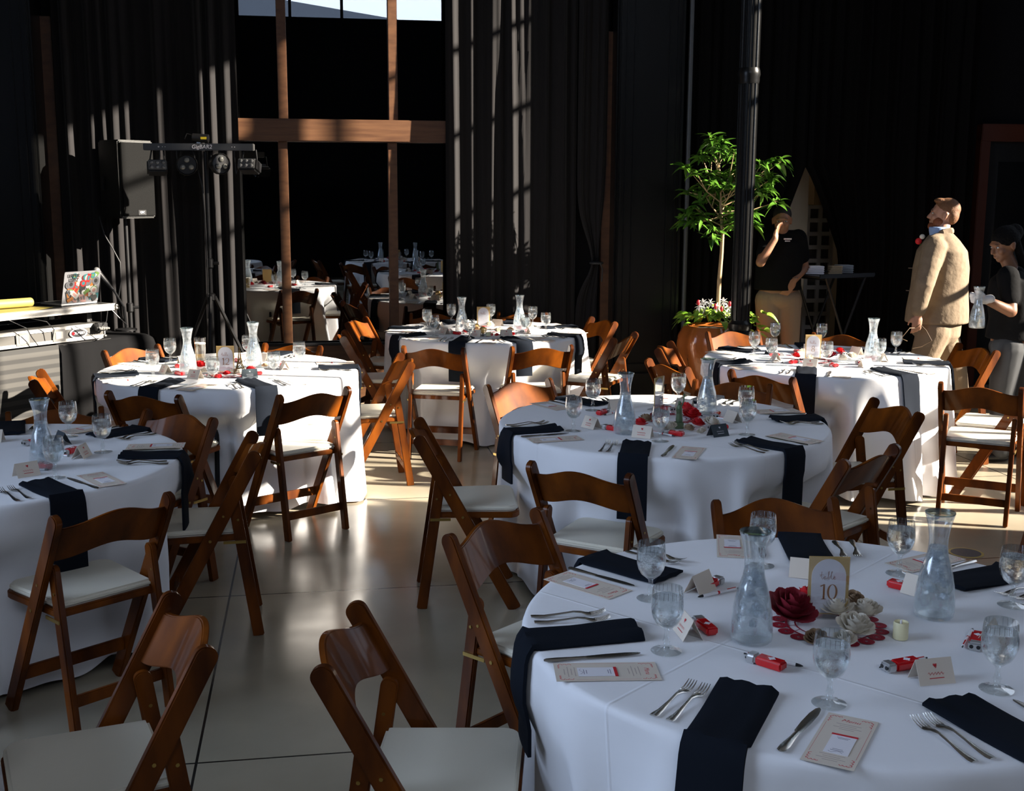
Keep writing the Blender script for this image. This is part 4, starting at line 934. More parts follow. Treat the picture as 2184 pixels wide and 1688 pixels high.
tp = D(1520, 700, 10.0); pt = empty('potted_tree', (tp.x, 10.0, 0)); tag(pt, 'slender green tree in a copper brown pot behind the fluted column', 'potted plant'); px0 = tp.x
def L_(px, py, y=10.0): q = D(px, py, y); return Vector((q.x-px0, q.y-10.0, q.z))
g = G(); g.lathe([(.0, 0), (.13, 0), (.15, .03), (.19, .22), (.26, .42), (.29, .55), (.28, .64), (.25, .70), (.235, .72), (.215, .70), (0, .68)], 64, 0, lobes=(8, .045)); build('pot', g, mat('copper_glazed_pot', (.30, .085, .018), .22, .15, coat=.8, bump=(10, .5, .02)), pt, sharp=60)
g = G(); g.lathe([(0, .685), (.21, .69), (0, .70)], 24); build('soil', g, mat('potting_soil', (.03, .02, .012), .9), pt)
BARK = mat('pale_bark', (.40, .27, .14), .7, bump=(40, .4, .004)); LEAF = mat('glossy_green_leaf', (.045, .13, .012), .32, coat=.3, var=((.09, .20, .02), (6, 6, 6), 3)); LEAF.node_tree.nodes['Principled BSDF'].inputs['Transmission Weight'].default_value = 0
VINE = mat('lime_green_leaf', (.14, .30, .02), .38, var=((.24, .38, .05), (9, 9, 9), 3))
g = G(); trunk = [L_(1532, 640)-Vector((0, 0, .12)), L_(1534, 600), L_(1539, 540), L_(1541, 500), L_(1539, 470), L_(1537, 430), L_(1536, 390), L_(1534, 350)]
g.tube(trunk, [.019, .018, .016, .015, .014, .011, .008, .005], 10)
rn = random.Random(77); tips = []
brs = [(470, (1475, 440), -.10), (455, (1500, 400), .12), (470, (1585, 455), -.05), (450, (1620, 410), -.15), (430, (1650, 380), .05), (420, (1480, 370), -.15), (410, (1500, 330), .10), (400, (1560, 330), -.1), (390, (1530, 300), 0), (395, (1600, 350), .12), (440, (1665, 430), .1), (480, (1520, 490), -.12), (420, (1640, 350), -.1), (455, (1610, 480), .1), (430, (1550, 400), -.25), (400, (1475, 410), .2), (380, (1515, 290), .05), (440, (1560, 430), .25), (410, (1665, 345), 0), (450, (1480, 465), -.05)]
def at_trunk(py):
    for i in range(len(trunk)-1):
        a, b = trunk[i], trunk[i+1]; zz = L_(1538, py).z
        if a.z <= zz <= b.z: return a.lerp(b, (zz-a.z)/(b.z-a.z))
    return trunk[-1]
for py, (tx, ty), dy in brs:
    a = at_trunk(py+12); b = L_(tx, ty)+Vector((0, dy, 0)); m = a.lerp(b, .5)+Vector((rn.uniform(-.02, .02), 0, -.03)); g.tube([a, m, b], [.007, .005, .003], 6); tips.append(b)
    for k in range(2):
        c = m.lerp(b, rn.uniform(.2, .8))+Vector((rn.uniform(-.10, .10), rn.uniform(-.10, .10), rn.uniform(-.05, .08))); g.tube([m, c], [.004, .0022], 5); tips.append(c)
build('trunk', g, BARK, pt, sharp=60)
def leaf(g, base, d, L, w, droop, rn, heart=False):
    d = Vector(d).normalized(); s_ = d.cross(Vector((0, 0, 1))); s_ = s_.normalized() if s_.length > .01 else Vector((1, 0, 0)); up = s_.cross(d).normalized()
    roll = rn.uniform(-.7, .7); s2 = s_*cos(roll)+up*sin(roll); u2 = s2.cross(d).normalized(); n = 6; vs = []; fs = []
    for i in range(n+1):
        t = i/n; ww = w*(sin(pi*t**.8)**.9 if not heart else (sin(pi*min(1, .12+t*.88))**.7)*(1-.25*t)); ww = max(ww, .0005)
        c = base+d*L*t-Vector((0, 0, 1))*droop*L*t*t; vs += [c-s2*ww+u2*ww*.35, c, c+s2*ww+u2*ww*.35]
    for i in range(n): a = 3*i; fs += [(a, a+1, a+4, a+3), (a+1, a+2, a+5, a+4)]
    g.add(vs, fs)
g = G()
for b in tips:
    for k in range(13):
        a = rn.uniform(0, 2*pi); leaf(g, b+Vector((rn.uniform(-.02, .02), rn.uniform(-.02, .02), rn.uniform(-.03, .02))), (cos(a), sin(a), rn.uniform(-.25, .8)), rn.uniform(.10, .165), rn.uniform(.014, .023), rn.uniform(.15, .8), rn)
o = build('foliage', g, LEAF, pt, weld=False, sharp=180); 
g = G()
for k in range(95):
    a = rn.uniform(0, 2*pi); r = rn.uniform(.02, .27); b = Vector((r*cos(a)*1.05, r*sin(a), .72+.12*(1-r/.3)+rn.uniform(0, .05))); leaf(g, b, (cos(a), sin(a), rn.uniform(.0, .8)), rn.uniform(.07, .13), rn.uniform(.026, .042), rn.uniform(.3, 1.0), rn, True)
for k in range(16):
    b = Vector((.27+rn.uniform(0, .17), -.05+rn.uniform(-.08, .08), .70+rn.uniform(-.05, .14))); a = rn.uniform(-1, 1); leaf(g, b, (cos(a), sin(a), rn.uniform(-.2, .5)), rn.uniform(.08, .12), rn.uniform(.025, .036), rn.uniform(.2, .8), rn, True)
build('trailing_leaves', g, VINE, pt, weld=False, sharp=180)
g = G(); WF = mat('white_petal', (.75, .74, .72), .6); RF = mat('red_petal', (.45, .01, .02), .5)
for k, (x, y) in enumerate(((1487, 652), (1500, 660), (1513, 645), (1525, 652), (1540, 642), (1552, 652), (1545, 665), (1520, 668), (1498, 645), (1558, 668))):
    c = L_(x, y)+Vector((0, -.10+.03*(k % 3), 0))
    for j in range(8): a = 2*pi*j/8+k; leaf(g, c, (cos(a), -.5+.3*sin(a), sin(a)), .048, .010, .15, rn)
build('white_flowers', g, WF, pt, weld=False, sharp=180)
g = G()
for x, y in ((1483, 642), (1519, 650), (1549, 645), (1532, 655)): g.ell(L_(x, y)+Vector((0, -.16, 0)), (.014, .014, .024), 10, 8)
build('red_buds', g, RF, pt)
# ------------------------------------------------------------------ DJ table, cases, laptop, microphone, speaker, light bar
A0 = P(50, 745, .76); B0 = P(318, 712, .76); ED = (B0-A0).normalized(); LEN = (B0-A0).length; ND = Vector((-ED.y, ED.x, 0)); YAW = atan2(ED.y, ED.x)
MD = Matrix.Translation((A0.x, A0.y, 0)) @ Matrix.Rotation(YAW, 4, 'Z')       # local: x along the front edge, y away from the room, z up
def dj(t): t.matrix_world = MD @ t.matrix_world; return t
def sx(px, py, z, y=0):         # local x of the point at height z on the plane local y seen at this pixel
    d = ray(px, py); o = Vector((0, 0, H)); Mi = MD.inverted(); oo = Mi @ o; dd = Mi.to_3x3() @ d; k = (y-oo.y)/dd.y; return (oo+dd*k).x, (oo+dd*k).z
SK1 = bpy.data.materials.new('grey_banded_skirt'); SK1.use_nodes = True; nt = SK1.node_tree; b = nt.nodes['Principled BSDF']; b.inputs['Roughness'].default_value = .8
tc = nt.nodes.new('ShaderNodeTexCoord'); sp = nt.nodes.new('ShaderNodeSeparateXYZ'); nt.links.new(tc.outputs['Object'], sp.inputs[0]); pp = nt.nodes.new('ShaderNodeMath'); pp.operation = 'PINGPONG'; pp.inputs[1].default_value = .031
nt.links.new(sp.outputs[2], pp.inputs[0]); cr = nt.nodes.new('ShaderNodeValToRGB'); cr.color_ramp.elements[0].position = .0135; cr.color_ramp.elements[0].color = (.011, .0105, .010, 1); cr.color_ramp.elements[1].position = .0165; cr.color_ramp.elements[1].color = (.034, .032, .029, 1)  # base colour alternates between darker and lighter grey bands with height
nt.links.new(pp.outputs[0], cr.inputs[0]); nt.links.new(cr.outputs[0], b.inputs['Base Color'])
t = empty('equipment_table'); x0 = -1.1
g = G(); g.box(((x0+LEN-.02)/2, .33, .735), (LEN-x0-.06, .60, .04)); build('tabletop', g, BLACKPL, t, bevel=.004)
for xx in (x0+.1, LEN-.12):
    for yy in (.08, .56): g = G(); g.tube([(xx, yy, .715), (xx, yy, 0)], .015, 8); build('leg', g, FRAMEM, t)
tag(t, 'folding table under the striped skirt at the left edge', 'table'); dj(t)
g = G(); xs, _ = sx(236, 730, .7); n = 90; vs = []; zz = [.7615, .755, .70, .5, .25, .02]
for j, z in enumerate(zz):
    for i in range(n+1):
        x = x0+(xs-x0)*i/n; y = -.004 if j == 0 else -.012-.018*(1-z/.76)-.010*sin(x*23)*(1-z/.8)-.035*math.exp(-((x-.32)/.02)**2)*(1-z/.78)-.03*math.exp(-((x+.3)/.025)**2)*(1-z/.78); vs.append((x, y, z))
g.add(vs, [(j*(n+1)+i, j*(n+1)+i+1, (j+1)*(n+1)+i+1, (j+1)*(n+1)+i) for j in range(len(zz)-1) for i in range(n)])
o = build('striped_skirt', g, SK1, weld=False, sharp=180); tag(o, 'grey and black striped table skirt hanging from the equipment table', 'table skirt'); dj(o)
g = G(); vs = []; prof = [(.64, .40), (.64, .72), (.62, .765), (.30, .766), (.02, .766), (-.012, .758), (-.030, .70), (-.05, .4), (-.065, .02)]; n = 26
for y, z in prof:
    for i in range(n+1):
        s_ = i/n; x = xs-.45+(LEN+.03-xs+.45)*s_; zz_ = z; yy = y
        if s_ > .9: zz_ = z-.03*((s_-.9)/.1)**2
        vs.append((x+ (0 if z > .7 else .008*sin(z*30)), yy-.012*sin(x*41)*(z < .7), zz_))
base = len(vs)
g.add(vs, [(j*(n+1)+i, j*(n+1)+i+1, (j+1)*(n+1)+i+1, (j+1)*(n+1)+i) for j in range(len(prof)-1) for i in range(n)])
vs = []; m = 16
for z, out in ((.738, 0), (.70, .018), (.4, .03), (.02, .05)):
    for i in range(m+1): y = .64-.66*i/m; vs.append((LEN+.03+out+.012*sin(y*35)*(z < .7), y-.01, z))
g.add(vs, [(j*(m+1)+i, j*(m+1)+i+1, (j+1)*(m+1)+i+1, (j+1)*(m+1)+i) for j in range(3) for i in range(m)])
o = build('black_table_cover', g, mat('plain_black_cloth', (.0045, .0045, .005), .9, spec=.1), weld=False, sharp=180); tag(o, 'plain black cloth over the right end of the equipment table', 'tablecloth'); dj(o)
ALU = mat('brushed_aluminium', (.45, .44, .42), .4, .6); CASEM = mat('grey_case_panel', (.05, .047, .042), .6); CASEB = mat('black_case_panel', (.02, .02, .02), .5)
def flight_case(name, xa, xb, y0, y1, z0, z1, panel, label, edge=.024):
    t = empty(name); g = G(); g.box(((xa+xb)/2, (y0+y1)/2, (z0+z1)/2), (xb-xa-.01, y1-y0-.01, z1-z0-.006)); build('panel', g, panel, t)
    g = G()
    for z in (z0+edge/2, z1-edge/2):
        for y in (y0, y1): g.box(((xa+xb)/2, y, z), (xb-xa, .006, edge))
        for x in (xa, xb): g.box((x, (y0+y1)/2, z), (.006, y1-y0, edge))
    g.box(((xa+xb)/2, y0+edge/2, z1+.001), (xb-xa, edge, .003)); g.box(((xa+xb)/2, y1-edge/2, z1+.001), (xb-xa, edge, .003))
    for x in (xa, xb):
        for y in (y0, y1): g.box((x, y, (z0+z1)/2), (.008, .008, z1-z0))
    build('edge_trim', g, ALU, t, bevel=.001, seg=1)
    g = G()
    for x in (xa, xb):
        for y in (y0, y1):
            for z in (z0+.012, z1-.012): g.ell((x, y, z), (.018, .018, .014), 10, 6)
    build('ball_corners', g, STEEL, t); tag(t, label, 'flight case'); return t
yc = .03; xr, zlow = sx(228, 712, .77, yc); _, ztop = sx(190, 684, .9, yc)
zt2 = sx(60, 706, .9, yc)[1]; zl = .768
t = flight_case('flight_case', -.9, xr-.02, yc, .50, zl, zt2, CASEM, 'grey flight case with aluminium edges on the equipment table')
def latch(t, x, z, s_=1):
    g = G(); g.box((x, yc-.004, z), (.105*s_, .006, .085*s_))
    build('latch_dish', g, STEEL, t, bevel=.002, seg=1); g = G(); g.box((x, yc-.009, z), (.062*s_, .006, .05*s_)); build('latch', g, ALU, t, bevel=.002)
xl, _ = sx(125, 715, .8, yc); latch(t, xl, (zl+zt2)/2); xl, _ = sx(48, 726, .8, yc); latch(t, xl, (zl+zt2)/2)
xl, zo = sx(166, 706, .8, yc); g = G(); g.lathe([(0, 0), (.075, 0), (.075, .003), (0, .003)], 32, 0); g.lathe([(0, .003), (.062, .003), (.062, .0045), (0, .0045)], 32, 1); g.v = [(x, y*.46, z) for x, y, z in g.v]
lettering(g, 'ODYSSEY', .024, T3(.006, 0, .0052), 0); g.lathe([(0, .0046), (.011, .0046), (.011, .0056), (0, .0056)], 12, 2, (-.045, 0, 0))
g.xf(T3(xl, yc-.004, (zl+zt2)/2) @ Matrix.Rotation(pi/2, 4, 'X')); build('oval_badge', g, [PAPERW, BLACKPL, REDPL], t, weld=False); dj(t)
xu, zu1 = sx(247, 651, .95, 0); _, zu0 = sx(247, 661, .95, 0)
zu0 = max(zu0, zt2+.06); zu1 = max(zu1, zu0+.045)
t = flight_case('equipment_shelf', -.9, xu, 0, .52, zu0, zu1, CASEB, 'raised black equipment shelf with a bright aluminium front edge', edge=.034)
g = G()
for x in (-.7, xu-.12):
    g = G(); g.box((x, .3, (zt2+zu0)/2), (.04, .3, zu0-zt2-.004)); build('shelf_support', g, CASEB, t)
dj(t)
for k, pts in enumerate((((-.1, -.01, zu0), (.0, -.05, zu0-.06), (.05, -.03, zt2-.04), (.10, -.02, zt2-.10)), ((.06, -.01, zu0), (.16, -.05, zu0-.03), (.22, -.04, zt2-.0), (.22, -.02, zt2-.06)), ((.42, .0, zt2), (.50, -.03, zt2-.05), (.58, -.03, zt2-.11), (.62, -.03, .775)), ((.70, -.01, zu0), (.66, -.04, zu0-.07), (.62, -.02, zt2-.03)), ((.74, -.01, zu0), (.78, -.04, zu0-.06), (.86, -.02, zt2-.03)))):
    pts = [Vector(p) for p in pts]; fine = []
    for i in range(len(pts)-1):
        for q_ in range(6):
            tt = q_/6; a, b_ = pts[i], pts[i+1]; fine.append(a.lerp(b_, tt*tt*(3-2*tt)))
    fine.append(pts[-1]); g = G(); g.tube(fine, .0032, 6); o = build('cable', g, BLACKPL)
    tag(o, ('black cable looping down the case left of the square latch', 'black cable looping down onto the square latch of the case', 'black cable hanging across the oval badge of the case', 'pale lit cable at the right end of the shelf, left of two', 'pale lit cable at the right end of the shelf, right of two')[k], 'cable', 'cables hanging in front of the cases'); dj(o)
# clamp of plugs at the right end of the case
xk, zk = sx(215, 700, .82, .0); t = empty('power_adapter'); g = G(); g.box((xk, .0, zk+.01), (.09, .05, .06)); build('housing', g, BLACKPL, t, bevel=.006); g = G()
for i in range(4): g.tube([(xk-.03+.02*i, -.03, zk+.0), (xk-.03+.02*i, -.055, zk-.0)], .007, 8)
build('plugs', g, STEEL, t); tag(t, 'cluster of black and chrome plugs at the right end of the case', 'power adapter'); dj(t)
# laptop covered in stickers
ql, zq = sx(135, 656, zu1, .12); qr, _ = sx(212, 652, zu1, .12); lw = qr-ql
t = empty('laptop'); z = zu1+.002; lyaw = 0
g = G(); g.box(((ql+qr)/2, .26, z+.008), (lw, .24, .014)); build('keyboard_base', g, SILVER, t, bevel=.003)
hh = .235; g = G(); ti = rad(14); Ml = T3((ql+qr)/2, .135, z+.012) @ Matrix.Rotation(pi/2-ti, 4, 'X')
Ml = T3((ql+qr)/2, .14, z+.014) @ Matrix.Rotation(rad(90+14), 4, 'X')
g.prism(outline(lw, hh, .012, .012), .006, 0, Ml @ T3(-lw/2, hh/2, -.003)); lid = build('lid', g, mat('laptop_silver', (.14, .14, .15), .45, .3), t)
rn = random.Random(4); cols = [mat('sticker_'+n_, c, .45) for n_, c in (('red', (.14, .006, .006)), ('white', (.20, .20, .19)), ('black', (.008, .008, .008)), ('teal', (.01, .07, .08)), ('pink', (.20, .11, .10)), ('orange', (.17, .06, .01)), ('green', (.05, .09, .02)), ('grey', (.05, .05, .055)))]
g = G(); zf = .0062
for k in range(64):
    cx, cy = rn.uniform(-lw/2+.03, lw/2-.03), rn.uniform(.03, hh-.03); r = rn.uniform(.018, .034); mi = rn.randrange(8); zf += .00006; a0 = rn.uniform(0, 3)
    if rn.random() < .5: pts = [(cx+r*cos(2*pi*i/18), cy+r*sin(2*pi*i/18)*rn.choice((1, 1))) for i in range(18)]
    else:
        pts = [(cx+(x*cos(a0)-y*sin(a0)), cy+(x*sin(a0)+y*cos(a0))) for x, y in ((-r*1.2, -r*.6), (r*1.2, -r*.6), (r*1.2, r*.6), (-r*1.2, r*.6))]
    pts = [(max(-lw/2+.004, min(lw/2-.004, x)), max(.004, min(hh-.004, y))) for x, y in pts]
    g.add([Ml @ Vector((x, y, zf)) for x, y in pts], [tuple(range(len(pts)))], mi)
    if rn.random() < .7: g.add([Ml @ Vector((cx+(x-cx)*.5, cy+(y-cy)*.5, zf+.00003)) for x, y in pts], [tuple(range(len(pts)))], (mi+3) % 8)
lettering(g, 'UPPER', .034, Ml @ T3(-lw/2+.075, hh-.028, zf+.0004), 2, 0, .001); lettering(g, 'LEFT', .038, Ml @ T3(-lw/2+.078, hh-.060, zf+.0004), 2, 0, .001)
build('stickers', g, cols, t, weld=False, smooth=False); tag(t, 'open laptop with its lid covered in colourful stickers', 'laptop'); dj(t)
xf0, _ = sx(50, 665, zu1, .15); YEL = mat('yellow_folder_card', (.26, .21, .05), .6)
g = G(); a, _ = sx(114, 658, zu1, .1); g.add([(-.75, .03, zu1+.004), (a-.18, .03, zu1+.006), (a, .10, zu1+.005), (a-.12, .30, zu1+.012), (-.75, .32, zu1+.008)]+[(-.75, .03, zu1+.0), (a-.18, .03, zu1+.003), (a, .10, zu1+.003), (a-.12, .30, zu1+.003), (-.75, .32, zu1+.003)], [(0, 1, 2, 3, 4), (9, 8, 7, 6, 5), (0, 5, 6, 1), (1, 6, 7, 2), (2, 7, 8, 3), (3, 8, 9, 4), (4, 9, 5, 0)])
o = build('yellow_folder', g, YEL, sharp=20); tag(o, 'open yellow folder lying on the shelf left of the laptop', 'folder'); dj(o)
g = G(); a2, _ = sx(62, 645, zu1+.04, .2); g.tube([(a2-.35, .22, zu1+.045), (a2, .18, zu1+.045)], .032, 16); g.tube([(a2-.0, .18, zu1+.045), (a2+.004, .18, zu1+.045)], .03, 16); o = build('paper_roll', g, YEL); tag(o, 'rolled yellow paper behind the yellow folder', 'paper roll'); dj(o)
# microphone on a short stand
t = empty('microphone_stand', (0, 0, 0)); b0_ = P(272, 704, .768); y = b0_.y-.03; v = lambda px, py: D(px, py, y)
tag(t, 'black microphone stand leaning behind the laptop', 'microphone stand'); bb = Vector((b0_.x, b0_.y-.03, .79))
g = G(); g.tube([bb-Vector((0, 0, .02)), bb, v(264, 655)], [.012, .012, .011], 8); g.tube([v(264, 655), v(240, 615)], .009, 8); build('pole', g, FRAMEM, t)
g = G(); f0 = bb-Vector((0, 0, .022)); g.lathe([(0, 0), (.08, 0), (.08, .012), (.02, .02), (0, .02)], 24, 0, f0); build('base', g, FRAMEM, t)
g = G(); g.tube([v(248, 628), v(256, 668), v(266, 690), v(270, 700)], .006, 6); build('cable', g, BLACKPL, t)
t = empty('microphone', (0, 0, 0)); a, b_ = v(206, 578), v(241, 618); d = (b_-a).normalized(); g = G(); g.ell(a, (.028, .028, .028), 14, 10); build('grille', g, mat('grey_mesh_ball', (.22, .22, .22), .5, .6, bump=(300, .6, .002)), t)
g = G(); g.tube([a+d*.02, a+d*.045, b_], [.026, .022, .013], 14); build('handle', g, BLACKPL, t); tag(t, 'black microphone with a grey ball grille above the laptop', 'microphone')
# loudspeaker on a tripod
sc_ = D(263, 380, 9.68); tp_, bt_ = D(263, 300, 9.68).z, D(263, 465, 9.68).z
ss = empty('loudspeaker', (sc_.x, sc_.y, bt_), rad(56)); hh = tp_-bt_
g = G(); out = [(-.17, -.17), (.17, -.17), (.15, .05), (.09, .18), (-.09, .18), (-.15, .05)]; g.prism(out, hh); build('cabinet', g, mat('black_speaker_plastic', (.014, .014, .013), .45, bump=(160, .3, .002)), ss, bevel=.012)
g = G(); g.box((0, -.178, hh/2), (.31, .016, hh-.04)); build('grille', g, mat('perforated_steel', (.0045, .0045, .0045), .8, 0, .15, bump=(420, 1, .004)), ss, bevel=.004)
g = G(); g.box((.02, -.188, .045), (.075, .004, .04)); lettering(g, 'QSC', .022, T3(.02, -.1905, .047) @ Matrix.Rotation(pi/2, 4, 'X'), 1); build('badge', g, [BLACKPL, PAPERW], ss, weld=False)
g = G(); g.box((-.168, .04, hh*.45), (.012, .035, .11)); build('side_handle', g, BLACKPL, ss, bevel=.004)
tag(ss, 'black loudspeaker on a pole left of the light bar', 'loudspeaker')
def tripod(name, x, y, ztop, zhub, spread, label, rot=0, cat='stand'):
    t = empty(name, (x, y, 0), rot); g = G(); g.tube([(0, 0, .10), (0, 0, ztop)], [.019, .017], 12); build('pole', g, FRAMEM, t)
    g = G(); g.lathe([(.02, zhub-.03), (.034, zhub-.025), (.034, zhub+.02), (.02, zhub+.03)], 16); g.tube([(.03, 0, zhub+.26), (.07, 0, zhub+.26)], .012, 8); g.lathe([(.02, zhub+.22), (.028, zhub+.23), (.028, zhub+.29), (.02, zhub+.30)], 16); build('collar', g, FRAMEM, t)
    for k in range(3):
        a = 2*pi*k/3+.5; g = G(); g.tube([(.03*cos(a), .03*sin(a), zhub), (spread*cos(a), spread*sin(a), .015)], .014, 8); g.tube([(.02*cos(a), .02*sin(a), .14), (spread*.6*cos(a), spread*.6*sin(a), zhub*.42)], .007, 6); g.ell((spread*cos(a), spread*sin(a), .016), (.02, .02, .016), 8, 6); build('leg', g, FRAMEM, t)
    tag(t, label, cat); return t
tripod('speaker_stand', sc_.x, sc_.y, bt_-.005, .62, .20, 'black tripod pole under the loudspeaker', .4, 'speaker stand')
g = G(); pts = [D(x_, y_, 9.52) for x_, y_ in ((212, 462), (222, 500), (240, 530), (256, 560), (258, 600), (252, 640))]; g.tube(pts, .005, 6); o = build('speaker_cable', g, BLACKPL); tag(o, 'thin black cable dangling below the loudspeaker', 'cable')
bc = D(426, 314, 9.3); L1, L2 = D(308, 314, 9.3), D(541, 312, 9.3); bl = (L2-L1).length; hz = D(443, 633, 9.3).z; pb = D(441, 400, 9.3)
tripod('light_stand', pb.x, pb.y, bc.z-.03, hz, .50, 'black tripod stand carrying the light bar', .15, 'light stand')
lb = empty('light_bar', (bc.x, bc.y-.02, bc.z), 0); g = G(); g.box((0, 0, 0), (bl, .07, .052)); build('bar', g, mat('grey_metal_bar', (.10, .10, .10), .35, .5), lb, bevel=.004)
g = G(); lettering(g, 'GigBAR2', .042, T3(.03, -.0368, 0) @ Matrix.Rotation(pi/2, 4, 'X'), 0, .12, .0006)
for x in (-.30, -.27, -.25, .26, .28): g.tube([(x, -.034, 0), (x, -.038, 0)], .006 if abs(x) == .30 else .003, 10)
build('lettering', g, PAPERW, lb, weld=False)
def fixture(px, py, kind, n_):
    c = D(px, py, 9.26); c = Vector((c.x-bc.x, -.03, c.z-bc.z)); g = G()
    g.tube([(c.x-.045, 0, -.02), (c.x-.055, -.02, c.z*.6), (c.x-.055, c.y, c.z)], .006, 6); g.tube([(c.x+.045, 0, -.02), (c.x+.055, -.02, c.z*.6), (c.x+.055, c.y, c.z)], .006, 6); br = build('bracket', g, FRAMEM, lb)
    g = G()
    if kind == 'par':
        g.lathe([(.055, -.04), (.078, 0), (.082, .05), (.078, .055), (.070, .045), (0, .045)], 14); g.xf(T3(*c) @ Matrix.Rotation(rad(90), 4, 'X') @ Matrix.Rotation(rad(n_), 4, 'Y')); h_ = build('spot_head', g, BLACKPL, lb, sharp=30)
        g = G()
        for k in range(3): a = 2*pi*k/3+pi/2; g.ell((.036*cos(a), .036*sin(a), .052), (.021, .021, .012), 12, 8)
        g.xf(T3(*c) @ Matrix.Rotation(rad(90), 4, 'X') @ Matrix.Rotation(rad(n_), 4, 'Y')); build('lens', g, mat('pale_lens', (.22, .22, .20), .15, .3), h_)
    else:
        rot = T3(*c) @ Matrix.Rotation(rad(n_), 4, 'Z') @ Matrix.Rotation(rad(-18), 4, 'X'); g.box((0, 0, 0), (.15, .13, .095)); g.xf(rot); h_ = build('derby_head', g, BLACKPL, lb, bevel=.014)
        g = G(); g.box((0, -.066, .0), (.135, .012, .075)); g.xf(rot); build('front_frame', g, mat('smoked_plastic', (.12, .12, .12), .2), h_, bevel=.004)
        g = G()
        for i in range(3):
            for j in range(2): g.ell((-.043+.043*i, -.073, -.018+.036*j), (.015, .008, .014), 10, 8)
        g.xf(rot); build('lens', g, mat('bright_lens', (.2, .2, .2), .12, .4), h_)
for px, py, k, n_ in ((336, 358, 'derby', 18), (400, 352, 'par', 12), (465, 350, 'par', 48), (533, 355, 'derby', -10)): fixture(px, py, k, n_)
for x0_, x1_ in ((-.17, -.12), (.16, .20), (.27, .30), (-.30, -.33)):
    g = G(); g.tube([(x0_, -.01, -.02), (x0_, -.01, -.07), ((x0_+x1_)/2, -.03, -.20), (x1_, -.02, -.16)], .0045, 6); build('cable', g, BLACKPL, lb)
g = G(); g.tube([(-.045, 0, .070), (.075, 0, .062)], .033, 16); build('laser_tube', g, BLACKPL, lb); g = G(); g.box((.045, -.032, .066), (.045, .004, .018)); build('warning_label', g, mat('yellow_warning_label', (.6, .45, .02), .5), lb); g = G(); g.box((.0, 0, .035), (.03, .02, .03)); build('laser_mount', g, STEEL, lb); g = G(); g.tube([(-.11, 0, .06), (-.09, 0, .10), (-.05, 0, .09)], .005, 6); build('laser_cable', g, BLACKPL, lb)
tag(lb, 'light bar with four stage lamps and a laser tube on top', 'light bar')
g = G(); pts = [D(420, 350, 9.27), D(432, 400, 9.27), D(437, 460, 9.27), D(440, 520, 9.27), D(443, 600, 9.27), D(444, 680, 9.27)]; g.tube(pts, .006, 6); o = build('power_cable', g, BLACKPL); tag(o, 'black cable running down the light bar stand', 'cable')
# ------------------------------------------------------------------ people
SKIN = mat('light_skin', (.34, .17, .11), .55, sub=.1, bump=(60, .08, .002)); SKIND = mat('brown_skin', (.16, .070, .035), .5, bump=(60, .08, .002)); SKINT = mat('tanned_skin', (.26, .12, .065), .55, bump=(60, .08, .002))
def blob(name, parts, voxel, m, parent, it=6):        # fuse tapered limbs and masses into one continuous skin
    g = G()
    for p in parts:
        k = p[0]
        if k == 'c': g.cap(*p[1:5], 14)
        elif k == 'e': g.ell(p[1], p[2], 20, 14, 0, p[3] if len(p) > 3 else None)
        elif k == 'l': g.loft(p[1], 28)
        elif k == 'b': g.box(p[1], p[2], 0, p[3] if len(p) > 3 else None)
    me = bpy.data.meshes.new('t'); me.from_pydata(g.v, [], g.f); bm = bmesh.new(); bm.from_mesh(me); bmesh.ops.recalc_face_normals(bm, faces=bm.faces); bm.to_mesh(me); bm.free()
    o = bpy.data.objects.new('t', me); COL.objects.link(o)
    r = o.modifiers.new('r', 'REMESH'); r.mode = 'VOXEL'; r.voxel_size = voxel
    s_ = o.modifiers.new('s', 'SMOOTH'); s_.iterations = it; s_.factor = .5
    dg = bpy.context.evaluated_depsgraph_get(); ev = o.evaluated_get(dg); m2 = bpy.data.meshes.new_from_object(ev)
    bpy.data.objects.remove(o); bpy.data.meshes.remove(me)
    for p in m2.polygons: p.use_smooth = True
    m2.materials.clear(); m2.materials.append(m); o = bpy.data.objects.new(name, m2); COL.objects.link(o); o.parent = parent; return o
V = Vector
def hand(w, d, side, nrm, sc=1.0, curl=.5):           # wrist, pointing direction, thumb side, back of the hand
    d = V(d).normalized(); side = V(side).normalized(); nrm = V(nrm).normalized(); out = []
    pc = w+d*.048*sc; rot = Matrix((side, d, nrm)).transposed(); out.append(('e', pc, (.040*sc, .052*sc, .016*sc), rot)); out.append(('c', w-d*.01, .026*sc, w+d*.03*sc, .024*sc))
    for i, (x, L) in enumerate(((.030, .072), (.010, .080), (-.010, .075), (-.029, .060))):
        b = w+d*.088*sc+side*x*sc; a = curl*(.8+.15*i); d1 = (d*cos(a)-nrm*sin(a)); d2 = (d*cos(a*2)-nrm*sin(a*2)); d3 = (d*cos(a*2.7)-nrm*sin(a*2.7))
        m1 = b+d1*L*.45*sc; m2_ = m1+d2*L*.32*sc; m3 = m2_+d3*L*.25*sc
        out += [('c', b-d*.02*sc, .0095*sc, m1, .0088*sc), ('c', m1, .0088*sc, m2_, .008*sc), ('c', m2_, .008*sc, m3, .0068*sc)]
    tb = w+d*.025*sc+side*.034*sc; t1 = tb+(d*.75+side*.6-nrm*.3).normalized()*.038*sc; t2 = t1+(d*.9+side*.15-nrm*.45).normalized()*.030*sc
    out += [('c', tb, .013*sc, t1, .0105*sc), ('c', t1, .0105*sc, t2, .008*sc)]; return out
